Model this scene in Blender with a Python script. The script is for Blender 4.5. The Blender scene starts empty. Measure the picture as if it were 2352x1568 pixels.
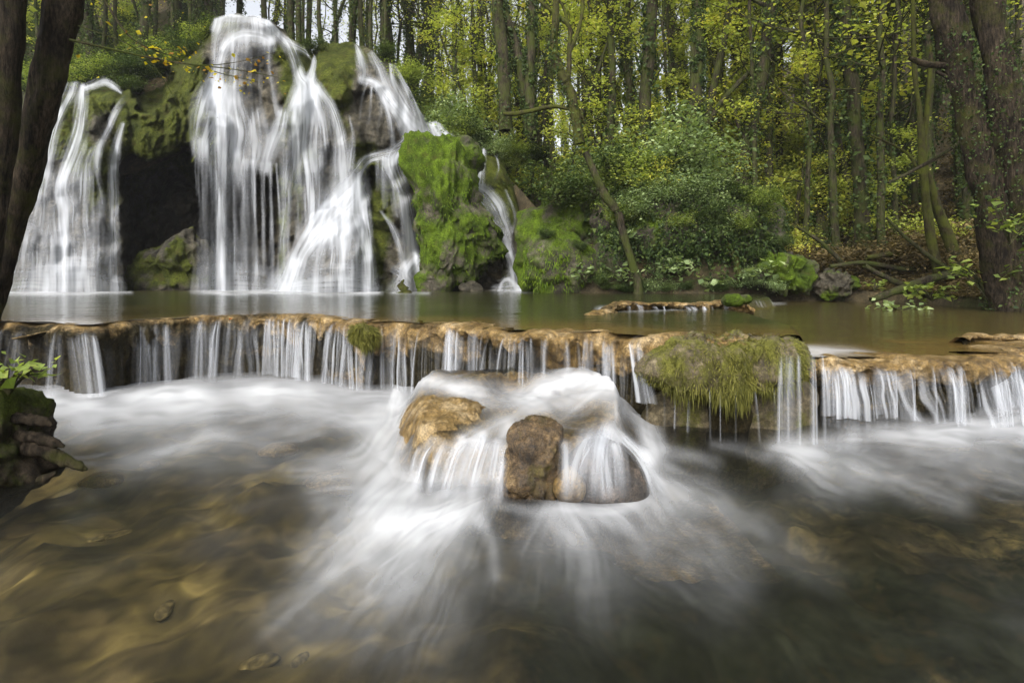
import bpy, math, random
import numpy as np
sc = bpy.context.scene
COL = sc.collection
# ---------------------------------------------------------------- camera, sky, sun, exposure
F, CX, HY, CZ = 1307.0, 1176.0, 640.0, 1.0       # 20 mm lens; level camera 1 m above the lower pool, 2352 px wide frame
cam_d = bpy.data.cameras.new('camera'); cam = bpy.data.objects.new('camera', cam_d); COL.objects.link(cam)
cam.location = (0, 0, CZ); cam.rotation_euler = (math.radians(90), 0, 0)
cam_d.sensor_width = 36; cam_d.lens = 36 * F / 2352; cam_d.shift_y = -144 / 2352.0
cam_d.clip_start = 0.05; cam_d.clip_end = 1000
sc.camera = cam
SUN_EL, SUN_ROT = math.radians(40), math.radians(200)
w = bpy.data.worlds.new('World'); sc.world = w; w.use_nodes = True
nt = w.node_tree; bg = nt.nodes['Background']
sky = nt.nodes.new('ShaderNodeTexSky'); sky.sky_type = 'NISHITA'; sky.sun_disc = False
sky.sun_elevation = SUN_EL; sky.sun_rotation = SUN_ROT; sky.dust_density = 4.0; sky.air_density = 1.0; sky.ozone_density = 1.0
hs = nt.nodes.new('ShaderNodeHueSaturation'); hs.inputs['Saturation'].default_value = 0.22
nt.links.new(sky.outputs[0], hs.inputs['Color']); nt.links.new(hs.outputs[0], bg.inputs[0])
bg.inputs[1].default_value = 0.15
sd = bpy.data.lights.new('sun', 'SUN'); so = bpy.data.objects.new('sun', sd); COL.objects.link(so)
sd.energy = 1.5; sd.angle = math.radians(40); sd.color = (1.0, 0.97, 0.92)
so.rotation_euler = (math.radians(90) - SUN_EL, 0, math.radians(-22)); so.location = (-5, -10, 30)
sc.view_settings.view_transform = 'Standard'; sc.view_settings.look = 'None'
sc.view_settings.exposure = 1.1; sc.view_settings.gamma = 1.0
sc.render.engine = 'CYCLES'
cy = sc.cycles
cy.max_bounces = 8; cy.diffuse_bounces = 5; cy.glossy_bounces = 3; cy.transmission_bounces = 3
cy.transparent_max_bounces = 24; cy.use_denoising = True; cy.caustics_reflective = False; cy.caustics_refractive = False
cy.sample_clamp_indirect = 4.0
try: cy.denoiser = 'OPENIMAGEDENOISE'
except Exception: pass

# ---------------------------------------------------------------- helpers
def P(x, y, Y):
    x = np.asarray(x, float); y = np.asarray(y, float); Y = np.asarray(Y, float)
    return np.stack(np.broadcast_arrays((x - CX) / F * Y, Y, CZ - (y - HY) / F * Y), -1)
def on_level(x, y, z):                              # the point of the water level z seen at (x, y)
    return P(x, y, (CZ - z) * F / (np.asarray(y, float) - HY))
def px_of(V): return CX + V[:, 0] / V[:, 1] * F, HY + (CZ - V[:, 2]) / V[:, 1] * F
def _h(ix, iy, iz, s):
    n = (ix * 374761393 + iy * 668265263 + iz * 2147483647 + s * 1274126177) & 0xffffffff
    n = ((n ^ (n >> 13)) * 1274126177) & 0xffffffff
    n = ((n ^ (n >> 16)) * 2246822519) & 0xffffffff
    return ((n ^ (n >> 15)) & 0xffff) / 65535.0
def vn(x, y, z=0.0, s=0):
    x, y, z = np.broadcast_arrays(np.asarray(x, float), np.asarray(y, float), np.asarray(z, float))
    fx, fy, fz = np.floor(x), np.floor(y), np.floor(z)
    i, j, k = fx.astype(np.int64), fy.astype(np.int64), fz.astype(np.int64)
    u, v, t = x - fx, y - fy, z - fz
    u = u*u*u*(u*(u*6-15)+10); v = v*v*v*(v*(v*6-15)+10); t = t*t*t*(t*(t*6-15)+10)
    def L(a, b, q): return a + (b - a) * q
    r0 = L(L(_h(i,j,k,s), _h(i+1,j,k,s), u), L(_h(i,j+1,k,s), _h(i+1,j+1,k,s), u), v)
    r1 = L(L(_h(i,j,k+1,s), _h(i+1,j,k+1,s), u), L(_h(i,j+1,k+1,s), _h(i+1,j+1,k+1,s), u), v)
    return L(r0, r1, t)
def fbm(x, y, z=0.0, o=4, s=0):                      # about -1..1
    x, y, z = np.asarray(x, float), np.asarray(y, float), np.asarray(z, float)
    a, tot, r, f = 1.0, 0.0, 0.0, 1.0
    for q in range(o):
        r = r + a * (vn(x*f, y*f, z*f, s+q*17) * 2 - 1); tot += a; a *= 0.5; f *= 2.03
    return r / tot * 1.5
def sst(a, b, x):
    t = np.clip((np.asarray(x, float) - a) / (b - a), 0, 1); return t*t*(3-2*t)
def poly_sd(px, py, poly):                           # signed distance, > 0 inside
    poly = np.asarray(poly, float); n = len(poly)
    d = np.full(px.shape, 1e18); ins = np.zeros(px.shape, bool)
    for i in range(n):
        a, b = poly[i], poly[(i+1) % n]; e = b - a
        wx, wy = px - a[0], py - a[1]
        t = np.clip((wx*e[0] + wy*e[1]) / (e @ e + 1e-12), 0, 1)
        d = np.minimum(d, (wx - e[0]*t)**2 + (wy - e[1]*t)**2)
        c = ((a[1] > py) != (b[1] > py)) & (px < (b[0]-a[0]) * (py - a[1]) / (b[1]-a[1] + 1e-12) + a[0])
        ins ^= c
    return np.where(ins, 1, -1) * np.sqrt(d)
def crom(pts, k=8):                                  # Catmull-Rom through rows
    p = np.asarray(pts, float)
    if len(p) < 2: return p
    q = np.vstack([2*p[0]-p[1], p, 2*p[-1]-p[-2]]); out = []
    for i in range(1, len(q)-2):
        t = np.linspace(0, 1, k, endpoint=False)[:, None]
        out.append(0.5*((2*q[i]) + (-q[i-1]+q[i+1])*t + (2*q[i-1]-5*q[i]+4*q[i+1]-q[i+2])*t*t + (-q[i-1]+3*q[i]-3*q[i+1]+q[i+2])*t**3))
    return np.vstack(out + [p[-1:]])
def mk(name, V, faces, mat, parent=None, smooth=True, attrs=None, loc=None):
    V = np.asarray(V, float); faces = np.asarray(faces, np.int32)
    if loc is not None: V = V - np.asarray(loc)
    me = bpy.data.meshes.new(name); n, (m, k) = len(V), faces.shape
    me.vertices.add(n); me.vertices.foreach_set('co', V.astype(np.float32).ravel())
    me.loops.add(m*k); me.loops.foreach_set('vertex_index', faces.ravel())
    me.polygons.add(m); me.polygons.foreach_set('loop_start', np.arange(0, m*k, k, dtype=np.int32))
    me.polygons.foreach_set('use_smooth', np.full(m, smooth))
    me.update(calc_edges=True)
    for nm, a in (attrs or {}).items():
        at = me.attributes.new(nm, 'FLOAT', 'POINT'); at.data.foreach_set('value', np.asarray(a, np.float32))
    me.materials.append(mat)
    o = bpy.data.objects.new(name, me); COL.objects.link(o)
    if loc is not None: o.location = tuple(np.asarray(loc, float))
    if parent is not None: o.parent = parent
    return o
def tag(o, label=None, cat=None, group=None, kind=None):
    if label: o['label'] = label
    if cat: o['category'] = cat
    if group: o['group'] = group
    if kind: o['kind'] = kind
    return o
def empty(name, loc=(0, 0, 0)):
    o = bpy.data.objects.new(name, None); COL.objects.link(o); o.location = tuple(np.asarray(loc, float)); return o
def gridf(nr, nc, wrap=False):
    r = np.arange(nr-1)[:, None]; c = np.arange(nc if wrap else nc-1)[None, :]
    c2 = (c+1) % nc
    return np.stack([r*nc+c, r*nc+c2, (r+1)*nc+c2, (r+1)*nc+c], -1).reshape(-1, 4)

# ---- materials
def NT(name):
    m = bpy.data.materials.new(name); m.use_nodes = True; t = m.node_tree
    for n in list(t.nodes): t.nodes.remove(n)
    out = t.nodes.new('ShaderNodeOutputMaterial')
    def N(ty, **kw):
        n = t.nodes.new(ty)
        for k, v in kw.items():
            if k.startswith('i_'):
                key = k[2:].replace('_', ' '); key = int(key) if key.isdigit() else key
                n.inputs[key].default_value = v
            else: setattr(n, k, v)
        return n
    def K(a, b): t.links.new(a, b)
    return m, t, out, N, K
def noise(N, K, scale, detail=5, rough=0.6, stretch=None, co='Object', dist=0.0, rot=0.0):
    tc = N('ShaderNodeTexCoord'); n = N('ShaderNodeTexNoise', i_Scale=scale, i_Detail=detail, i_Roughness=rough, i_Distortion=dist)
    if stretch:
        mp = N('ShaderNodeMapping'); mp.inputs['Scale'].default_value = stretch; mp.inputs['Rotation'].default_value[2] = rot; mp.vector_type = 'TEXTURE' if rot else 'POINT'
        if rot: mp.inputs['Scale'].default_value = tuple(1/q for q in stretch)
        K(tc.outputs[co], mp.inputs[0]); K(mp.outputs[0], n.inputs['Vector'])
    else: K(tc.outputs[co], n.inputs['Vector'])
    return n.outputs['Fac']
def ramp(N, K, fac, stops):
    r = N('ShaderNodeValToRGB'); e = r.color_ramp.elements
    while len(e) < len(stops): e.new(0.5)
    for i, (p, c) in enumerate(stops):
        e[i].position = p; e[i].color = (c[0], c[1], c[2], 1) if hasattr(c, '__len__') else (c, c, c, 1)
    K(fac, r.inputs[0]); return r.outputs[0]
def mixc(N, K, fac, a, b, mode='MIX'):
    m = N('ShaderNodeMix', data_type='RGBA', blend_type=mode)
    for s, v in ((0, fac), (6, a), (7, b)):
        if hasattr(v, 'is_output'): K(v, m.inputs[s])
        else: m.inputs[s].default_value = v if s == 0 else (*v, 1)
    return m.outputs[2]
def mth(N, K, op, a, b=0.0, clamp=False):
    m = N('ShaderNodeMath', operation=op, use_clamp=clamp)
    for s, v in ((0, a), (1, b)):
        if hasattr(v, 'is_output'): K(v, m.inputs[s])
        else: m.inputs[s].default_value = v
    return m.outputs[0]
def attr(N, nm): return N('ShaderNodeAttribute', attribute_name=nm).outputs['Fac']

def mat_rock(name, dark, mid, light, moss1=(0.035, 0.05, 0.008), moss2=(0.13, 0.19, 0.018), rough=0.5, sc_=3.0, bump=0.6, stretch=None, mossbump=1.0, rot=0.0, soft=False, spec=0.3):
    m, t, out, N, K = NT(name)
    col = ramp(N, K, noise(N, K, sc_, 3.5 if soft else 7, 0.65, stretch, rot=rot), [(0.3, dark), (0.52, mid), (0.72, light)])
    col = mixc(N, K, 1.0, col, ramp(N, K, noise(N, K, sc_*4.3, 1.5 if soft else 5, 0.7, stretch, rot=rot), [(0.3, 0.6 if soft else 0.35), (0.5, 0.95), (0.7, 1.3 if soft else 1.6)]), 'MULTIPLY')
    if not soft: col = mixc(N, K, 1.0, col, ramp(N, K, noise(N, K, sc_*19, 3, 0.7, stretch, rot=rot), [(0.32, 0.45), (0.68, 1.5)]), 'MULTIPLY')
    if soft:
        tc = N('ShaderNodeTexCoord'); mp = N('ShaderNodeMapping', vector_type='TEXTURE'); mp.inputs['Rotation'].default_value[2] = -0.5; mp.inputs['Scale'].default_value = (1.25, .85, 1)
        vo = N('ShaderNodeTexVoronoi', feature='SMOOTH_F1', i_Scale=8.0, i_Smoothness=0.7); K(tc.outputs['Object'], mp.inputs[0]); K(mp.outputs[0], vo.inputs['Vector'])
        bw_ = N('ShaderNodeRGBToBW'); K(vo.outputs['Color'], bw_.inputs[0])
        col = mixc(N, K, 1.0, col, ramp(N, K, bw_.outputs[0], [(0.25, 0.5), (0.5, 0.9), (0.75, 1.6)]), 'MULTIPLY')
    fine = noise(N, K, sc_*(3 if soft else 14), 2 if soft else 6, 0.75)
    mc = ramp(N, K, noise(N, K, sc_*1.4, 6, 0.7), [(0.28, moss1), (0.5, tuple((a+b)/2.4 for a, b in zip(moss1, moss2))), (0.72, moss2)])
    mc = mixc(N, K, 1.0, mc, ramp(N, K, fine, [(0.33, 0.3), (0.52, 1.0), (0.7, 1.7)]), 'MULTIPLY')
    mc = mixc(N, K, ramp(N, K, noise(N, K, sc_*2.3, 5, 0.7), [(0.54, 0.0), (0.68, 0.75)]), mc, tuple(.5*a+.15*b for a, b in zip((0.07, 0.05, 0.02), moss2)))
    ms = attr(N, 'moss')
    mf = mth(N, K, 'ADD', ms, mth(N, K, 'MULTIPLY', mth(N, K, 'SUBTRACT', noise(N, K, sc_*5, 5, 0.7), 0.5), 0.9))
    mf = mth(N, K, 'MULTIPLY', mth(N, K, 'SUBTRACT', mf, 0.35), 2.8, True)
    p = N('ShaderNodeBsdfPrincipled'); K(mixc(N, K, mf, col, mc), p.inputs['Base Color'])
    r = N('ShaderNodeMix', data_type='FLOAT'); K(mf, r.inputs[0]); r.inputs[2].default_value = rough; r.inputs[3].default_value = 0.9; K(r.outputs[0], p.inputs['Roughness'])
    r2 = N('ShaderNodeMix', data_type='FLOAT'); K(mf, r2.inputs[0]); r2.inputs[2].default_value = spec; r2.inputs[3].default_value = 0.12; K(r2.outputs[0], p.inputs['Specular IOR Level'])
    b1 = N('ShaderNodeBump', i_Strength=bump, i_Distance=0.25/sc_); K(noise(N, K, sc_*3, 8, 0.7, stretch), b1.inputs['Height'])
    b2 = N('ShaderNodeBump', i_Strength=0.8*mossbump, i_Distance=0.08/sc_); K(noise(N, K, sc_*18, 4, 0.8), b2.inputs['Height']); K(b1.outputs[0], b2.inputs['Normal'])
    K(b2.outputs[0], p.inputs['Normal']); K(p.outputs[0], out.inputs[0])
    return m
def mat_leaf(name, stops, trans=0.35):
    m, t, out, N, K = NT(name)
    oi = N('ShaderNodeObjectInfo')
    f = mth(N, K, 'ADD', mth(N, K, 'MULTIPLY', attr(N, 'tone'), 0.75), mth(N, K, 'MULTIPLY', oi.outputs['Random'], 0.25))
    c = ramp(N, K, f, stops)
    d = N('ShaderNodeBsdfPrincipled', i_Roughness=0.55); K(c, d.inputs['Base Color']); d.inputs['Specular IOR Level'].default_value = 0.18
    tr = N('ShaderNodeBsdfTranslucent'); K(mixc(N, K, 1.0, c, (1.25, 1.3, 0.6), 'MULTIPLY'), tr.inputs[0])
    mx = N('ShaderNodeMixShader', i_0=trans); K(d.outputs[0], mx.inputs[1]); K(tr.outputs[0], mx.inputs[2]); K(mx.outputs[0], out.inputs[0])
    return m
def mat_bark(name, a, b, moss=0.5, mossc=(0.07, 0.09, 0.012), sc_=6):
    m, t, out, N, K = NT(name)
    c = ramp(N, K, noise(N, K, sc_, 7, 0.7, (1, 1, 0.25)), [(0.3, a), (0.7, b)])
    c = mixc(N, K, 1.0, c, ramp(N, K, noise(N, K, sc_*4, 5, 0.75, (1, 1, 0.35)), [(0.3, 0.3), (0.5, 0.9), (0.7, 1.8)]), 'MULTIPLY')
    mf = mth(N, K, 'MULTIPLY', mth(N, K, 'SUBTRACT', noise(N, K, sc_*0.45, 6, 0.7), 1-moss-0.18), 5, True)
    p = N('ShaderNodeBsdfPrincipled', i_Roughness=0.85); p.inputs['Specular IOR Level'].default_value = 0.1; pass
    c = mixc(N, K, 1.0, c, ramp(N, K, noise(N, K, sc_*5, 4, 0.7, (1, 1, 0.12)), [(0.35, 0.25), (0.5, 1.0), (0.65, 1.7)]), 'MULTIPLY')
    bp = N('ShaderNodeBump', i_Strength=1.0, i_Distance=0.3/sc_); K(noise(N, K, sc_*3, 8, 0.75, (1, 1, 0.3)), bp.inputs['Height']); K(bp.outputs[0], p.inputs['Normal']); K(mixc(N, K, mf, c, mossc), p.inputs['Base Color'])
    K(p.outputs[0], out.inputs[0]); return m
def mat_veil(name):
    m, t, out, N, K = NT(name)
    a = attr(N, 'dens')
    d = N('ShaderNodeBsdfDiffuse'); d.inputs[0].default_value = (0.66, 0.685, 0.73, 1)
    tl = N('ShaderNodeBsdfTranslucent'); tl.inputs[0].default_value = (0.66, 0.685, 0.73, 1)
    mw = N('ShaderNodeMixShader', i_0=0.35); K(d.outputs[0], mw.inputs[1]); K(tl.outputs[0], mw.inputs[2])
    tp = N('ShaderNodeBsdfTransparent')
    mx = N('ShaderNodeMixShader'); K(a, mx.inputs[0]); K(tp.outputs[0], mx.inputs[1]); K(mw.outputs[0], mx.inputs[2]); K(mx.outputs[0], out.inputs[0])
    return m
def mat_water(name, murk, tint, murkf, rough, foamc=(0.6, 0.61, 0.625), bump=0.0, bsc=(1, 1, 1), shallow=None):
    m, t, out, N, K = NT(name)
    foam = attr(N, 'dens')
    tp = N('ShaderNodeBsdfTransparent'); tp.inputs[0].default_value = (*tint, 1)
    df = N('ShaderNodeBsdfDiffuse')
    mc = ramp(N, K, noise(N, K, 0.8, 4, 0.6), [(0.3, tuple(c*0.6 for c in murk)), (0.7, tuple(c*1.4 for c in murk))])
    if shallow is not None:
        mc = mixc(N, K, attr(N, 'shallow'), mc, shallow)
    K(mc, df.inputs[0])
    m1 = N('ShaderNodeMixShader', i_0=murkf); K(tp.outputs[0], m1.inputs[1]); K(df.outputs[0], m1.inputs[2])
    gl = N('ShaderNodeBsdfGlossy'); gl.inputs['Roughness'].default_value = rough
    fr = N('ShaderNodeFresnel', i_IOR=1.33)
    if bump:
        bp = N('ShaderNodeBump', i_Strength=bump, i_Distance=0.02); K(noise(N, K, 1.0, 4, 0.6, bsc), bp.inputs['Height'])
        K(bp.outputs[0], gl.inputs['Normal']); K(bp.outputs[0], fr.inputs['Normal'])
    m2 = N('ShaderNodeMixShader'); K(fr.outputs[0], m2.inputs[0]); K(m1.outputs[0], m2.inputs[1]); K(gl.outputs[0], m2.inputs[2])
    fm = N('ShaderNodeBsdfDiffuse'); fm.inputs[0].default_value = (*foamc, 1)
    m3 = N('ShaderNodeMixShader'); K(foam, m3.inputs[0]); K(m2.outputs[0], m3.inputs[1]); K(fm.outputs[0], m3.inputs[2]); K(m3.outputs[0], out.inputs[0])
    return m
M = {}
M['tufa'] = mat_rock('tufa_rock', (0.018, 0.016, 0.011), (0.062, 0.054, 0.036), (0.16, 0.14, 0.1), moss1=(0.02, 0.028, 0.006), moss2=(0.1, 0.115, 0.016), sc_=1.1, rough=0.55)
M['moss'] = mat_rock('mossy_rock', (0.02, 0.018, 0.012), (0.07, 0.06, 0.04), (0.15, 0.13, 0.1), moss1=(0.025, 0.042, 0.006), moss2=(0.12, 0.185, 0.012), sc_=1.6, rough=0.6)
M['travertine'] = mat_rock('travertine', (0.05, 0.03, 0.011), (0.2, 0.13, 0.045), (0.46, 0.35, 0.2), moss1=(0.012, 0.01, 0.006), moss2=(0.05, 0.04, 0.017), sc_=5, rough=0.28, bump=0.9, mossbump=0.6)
M['wetrock'] = mat_rock('wet_rock', (0.016, 0.011, 0.007), (0.11, 0.07, 0.03), (0.32, 0.22, 0.1), moss1=(0.03, 0.026, 0.009), moss2=(0.15, 0.125, 0.035), sc_=7, rough=0.18, spec=0.6, bump=0.8)
M['blockmoss'] = mat_rock('ledge_moss', (0.03, 0.025, 0.015), (0.1, 0.08, 0.045), (0.22, 0.18, 0.11), moss1=(0.04, 0.04, 0.01), moss2=(0.2, 0.2, 0.04), sc_=9, rough=0.5)
M['bed'] = mat_rock('riverbed', (0.02, 0.016, 0.008), (0.085, 0.064, 0.03), (0.24, 0.185, 0.07), moss1=(0.008, 0.01, 0.008), moss2=(0.025, 0.028, 0.02), sc_=2.3, rough=0.8, bump=0.1, mossbump=0.1, stretch=(1.35, 0.7, 1), rot=-0.6, soft=True)
M['bedstone'] = mat_rock('bed_stone', (0.12, 0.09, 0.04), (0.28, 0.215, 0.09), (0.5, 0.4, 0.17), sc_=4.0, rough=0.8, bump=0.1, mossbump=0.1, stretch=(1.3, 0.7, 1), rot=-0.6, soft=True)
M['darkrock'] = mat_rock('dark_wet_rock', (0.01, 0.008, 0.006), (0.05, 0.038, 0.028), (0.15, 0.11, 0.08), moss1=(0.02, 0.018, 0.008), moss2=(0.08, 0.065, 0.025), sc_=9, rough=0.2, bump=0.6, spec=0.6)
M['stump'] = mat_rock('stump_wood', (0.008, 0.006, 0.004), (0.03, 0.022, 0.014), (0.08, 0.06, 0.04), moss1=(0.012, 0.016, 0.004), moss2=(0.07, 0.09, 0.012), sc_=9, rough=0.6, bump=1.0, spec=0.15)
M['soil'] = mat_rock('forest_floor', (0.02, 0.016, 0.009), (0.06, 0.046, 0.022), (0.12, 0.09, 0.04), moss1=(0.025, 0.03, 0.008), moss2=(0.07, 0.08, 0.02), sc_=1.2, rough=0.9)
M['bark'] = mat_bark('bark', (0.012, 0.01, 0.007), (0.06, 0.048, 0.032), 0.42, (0.04, 0.05, 0.01))
M['barkdark'] = mat_bark('dark_bark', (0.006, 0.005, 0.004), (0.045, 0.034, 0.022), 0.33, (0.035, 0.037, 0.008), 7)
M['barkmoss'] = mat_bark('mossy_bark', (0.01, 0.008, 0.005), (0.05, 0.038, 0.024), 0.45, (0.055, 0.062, 0.01), 7)
M['ivy'] = mat_leaf('ivy_leaf', [(0.1, (0.018, 0.034, 0.01)), (0.55, (0.05, 0.08, 0.02)), (0.95, (0.12, 0.155, 0.04))], 0.25)
M['yellow'] = mat_leaf('autumn_leaf', [(0.08, (0.2, 0.25, 0.05)), (0.45, (0.36, 0.41, 0.09)), (0.75, (0.5, 0.51, 0.11)), (0.95, (0.6, 0.52, 0.1))], 0.5)
M['green'] = mat_leaf('green_leaf', [(0.1, (0.09, 0.13, 0.03)), (0.5, (0.21, 0.27, 0.06)), (0.95, (0.36, 0.4, 0.1))], 0.45)
M['grey'] = mat_leaf('laurel_leaf', [(0.1, (0.08, 0.12, 0.045)), (0.5, (0.21, 0.28, 0.12)), (0.95, (0.36, 0.43, 0.2))], 0.4)
M['brown'] = mat_leaf('dead_leaf', [(0.1, (0.045, 0.036, 0.017)), (0.5, (0.11, 0.083, 0.036)), (0.95, (0.22, 0.165, 0.07))], 0.3)
M['bright'] = mat_leaf('bright_yellow_leaf', [(0.1, (0.25, 0.13, 0.02)), (0.4, (0.45, 0.36, 0.02)), (0.95, (0.55, 0.5, 0.03))], 0.4)
M['mossblade'] = mat_leaf('moss_tuft', [(0.1, (0.035, 0.036, 0.008)), (0.5, (0.12, 0.12, 0.025)), (0.95, (0.27, 0.25, 0.06))], 0.3)
M['mossvivid'] = mat_leaf('vivid_moss_tuft', [(0.1, (0.025, 0.045, 0.006)), (0.5, (0.075, 0.13, 0.01)), (0.95, (0.2, 0.28, 0.015))], 0.25)
M['veil'] = mat_veil('falling_water')
M['upper'] = mat_water('upper_pool_water', (0.04, 0.042, 0.014), (0.8, 0.8, 0.7), 1.0, 0.1, bump=0.6, bsc=(1.6, 9, 1), shallow=(0.13, 0.085, 0.025))
M['lower'] = mat_water('lower_pool_water', (0.045, 0.046, 0.036), (0.92, 0.9, 0.8), 0.1, 0.25)

# ---- painted densities: strokes of rows (x, y, half width, strength), streaks running along the stroke
def strokes(px, py, sts, seed=0, k=0.6, fine=3.2, AG=1.0):
    keep = np.ones(px.shape)
    for si, st in enumerate(sts):
        opt = {}
        if isinstance(st, tuple) and isinstance(st[-1], dict): st, opt = st
        p = crom(st, 7); wm = p[:, 2].max()*2.3
        sel = np.where((px > p[:,0].min()-wm) & (px < p[:,0].max()+wm) & (py > p[:,1].min()-wm) & (py < p[:,1].max()+wm))[0]
        if not len(sel): continue
        x, y = px[sel], py[sel]
        best = np.full(len(sel), 1e18); D = np.zeros(len(sel)); S = np.zeros(len(sel)); W = np.ones(len(sel)); A = np.zeros(len(sel))
        s0 = 0.0
        for i in range(len(p)-1):
            a, b = p[i], p[i+1]; ex, ey = b[0]-a[0], b[1]-a[1]; L = math.hypot(ex, ey) + 1e-9
            t = np.clip(((x-a[0])*ex + (y-a[1])*ey)/(L*L), 0, 1)
            dx, dy = x-a[0]-ex*t, y-a[1]-ey*t
            ww = a[2] + (b[2]-a[2])*t
            d2 = (dx*dx + dy*dy)/(ww*ww)
            u = d2 < best
            best = np.where(u, d2, best); W = np.where(u, ww, W)
            D = np.where(u, (ex*dy - ey*dx)/L, D); S = np.where(u, s0 + t*L, S); A = np.where(u, a[3] + (b[3]-a[3])*t, A)
            s0 += L
        kk = opt.get('k', k); ff = opt.get('fine', fine); pw = opt.get('pw', 2.0)
        wref = p[:, 2].mean()
        c = D/W*wref                                  # streaks fan out with the width
        c = c + 0.9*ff*fbm(x/70, y/70, si*1.7, 2, seed+9)
        n = 0.4*vn(c/ff, S/80.0, si*7.3, seed) + 0.35*vn(c/(ff*2.7), S/50.0, si*3.1, seed+5) + 0.25*vn(c/(ff*6), S/70.0, si*2.3, seed+6)
        n = sst(0.25, 0.75, n)
        dens = AG*A*np.exp(-best**(pw/2))*(1-kk+kk*n*1.15)
        keep[sel] *= 1-np.clip(dens, 0, 0.985)
    return 1-keep

# ================================================================ THE SETTING
# ---- tufa cliff as a relief with its own depth at every point of its outline
TOP = np.array([(-420,260),(-200,250),(-60,236),(60,215),(120,200),(150,190),(205,186),(240,176),(275,196),(310,196),(345,190),(385,158),(430,120),(472,72),(492,44),(530,33),(585,38),(618,48),(640,68),(668,92),(700,110),(716,140),(732,104),(760,95),(800,98),(828,104),(860,120),(905,146),(938,200),(962,250),(985,283),(1005,278),(1030,305),(1065,318),(1110,340),(1150,370),(1180,430),(1200,500),(1222,600),(1240,664)], float)
BULGE = [(130,560,170,380,1.5),(560,215,150,215,1.5),(735,430,110,290,1.2),(770,615,105,130,1.7),(860,260,115,150,1.0),(772,160,62,90,0.7),(345,275,85,95,1.1),(430,240,55,180,0.9),(905,560,75,190,0.7),(890,440,60,90,0.8),(1140,520,70,170,0.9),(560,70,85,60,0.5),(690,300,70,120,0.6),(470,330,60,90,0.6),(620,330,50,90,0.5),(240,300,60,110,0.6)]
CAVE = [(276,372),(300,352),(350,362),(400,352),(432,330),(448,372),(520,392),(580,404),(636,398),(648,470),(640,560),(646,700),(292,700),(280,560)]
CAVE5 = [(300,180),(396,150),(405,258),(380,272),(320,266)]
CAVE2 = [(838,392),(870,384),(905,400),(915,470),(880,500),(838,490)]
CAVE3 = [(940,430),(1000,420),(1000,600),(955,600)]
CAVE4 = [(1085,592),(1165,570),(1160,662),(1090,662)]
def cliff_depth(x, y):
    t = np.clip((668-y)/640, -0.1, 1.1)
    d = 18.9 + 3.2*t + 0.0*x
    d = d + 1.3*sst(900, 1240, x)*t*1.5
    for cx, cy, rx, ry, a in BULGE:
        d = d - a*np.sqrt(np.maximum(0, 1-((x-cx)/rx)**2-((y-cy)/ry)**2))
    wx = x + 14*fbm(x/60, y/60, 1.3, 3, 4); wy = y + 14*fbm(x/60, y/60, 7.3, 3, 9)
    d = d + 0.30*fbm(wx/55, wy/110, 0, 4, 1)
    led = vn(wx/70, wy/28, 0.5, 31); d = d - 0.4*sst(0.45, 0.8, led)
    d = d + 0.10*np.abs(fbm(wx/16, wy/30, 0, 3, 11)) + 0.05*fbm(x/5, y/7, 0, 2, 21)
    for cv, dep, e in ((CAVE, 5.5, 16), (CAVE2, 1.2, 10), (CAVE3, 1.0, 10), (CAVE4, 1.0, 8), (CAVE5, 2.6, 10)):
        s = poly_sd(x + 10*fbm(x/22, y/22, 0, 3, 41), y + 10*fbm(x/20, y/26, 3, 3, 43), cv)
        d = d + dep*sst(-2, e, s)*(0.85+0.15*fbm(x/40, y/40, 5, 2, 3))
    return d
xs = np.arange(-420, 1241, 4.0); nb = 190
top = np.interp(xs, TOP[:,0], TOP[:,1]) + 5*fbm(xs/14, 0*xs, 2.2, 3, 6)
sr = np.linspace(0, 1, nb)[:, None]
gx = np.broadcast_to(xs, (nb, len(xs))); gy = 690 + (top - 690)*sr
gd = cliff_depth(gx, gy) + 1.2*sst(0.88, 1.0, sr)**2
V = P(gx, gy, gd)
cap = []
for i in range(1, 13):                                 # the top runs back into the wooded slope
    b = V[-1].copy(); b[:, 1] += i*0.42; b[:, 2] += 0.05*i - 0.012*i*i + 0.15*fbm(b[:,0]/1.2, b[:,1]/1.2, 0, 3, 8); cap.append(b)
V = np.concatenate([V, np.array(cap)]); nr = V.shape[0]
gxx = np.vstack([gx]+[gx[-1:]]*12); gyy = np.vstack([gy]+[gy[-1:]]*12)
MR = [(672,190,42,95,1),(770,150,55,75,1.0),(700,160,30,50,.8),(350,300,80,80,.9),(430,230,45,190,.9),(150,315,40,60,.9),(225,220,40,40,.7),(860,410,40,40,.7),(850,430,30,130,.5),(950,180,30,60,.5),(1140,400,50,70,.8),(1190,450,60,90,.8),(840,345,26,20,.8),(85,400,30,70,.5),(215,400,40,80,.6),(690,470,14,120,.4),(650,560,12,90,.5),(850,560,40,90,.5),(780,240,30,70,.6),(870,560,35,110,.4),(300,180,90,50,.9),(1040,330,60,40,.9),(650,610,16,200,.3)]
moss = 0.36 + 0.4*fbm(gxx/45, gyy/60, 0, 4, 51)
for cx, cy, rx, ry, a in MR: moss = moss + a*np.exp(-(((gxx-cx)/rx)**2+((gyy-cy)/ry)**2))
for cx, cy, rx, ry, a in [(850,260,70,70,.7),(600,190,60,110,.5),(800,600,80,100,.4),(130,520,120,150,.35),(480,560,170,160,.6)]: moss = moss - a*np.exp(-(((gxx-cx)/rx)**2+((gyy-cy)/ry)**2))
moss[nb:] += 0.4
cl = mk('tufa_cliff', V.reshape(-1,3), gridf(nr, len(xs)), M['tufa'], attrs={'moss': moss.ravel()})
tag(cl, 'tall tufa cliff with mossy overhang, dark cave and white water pouring over it', 'cliff')

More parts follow.
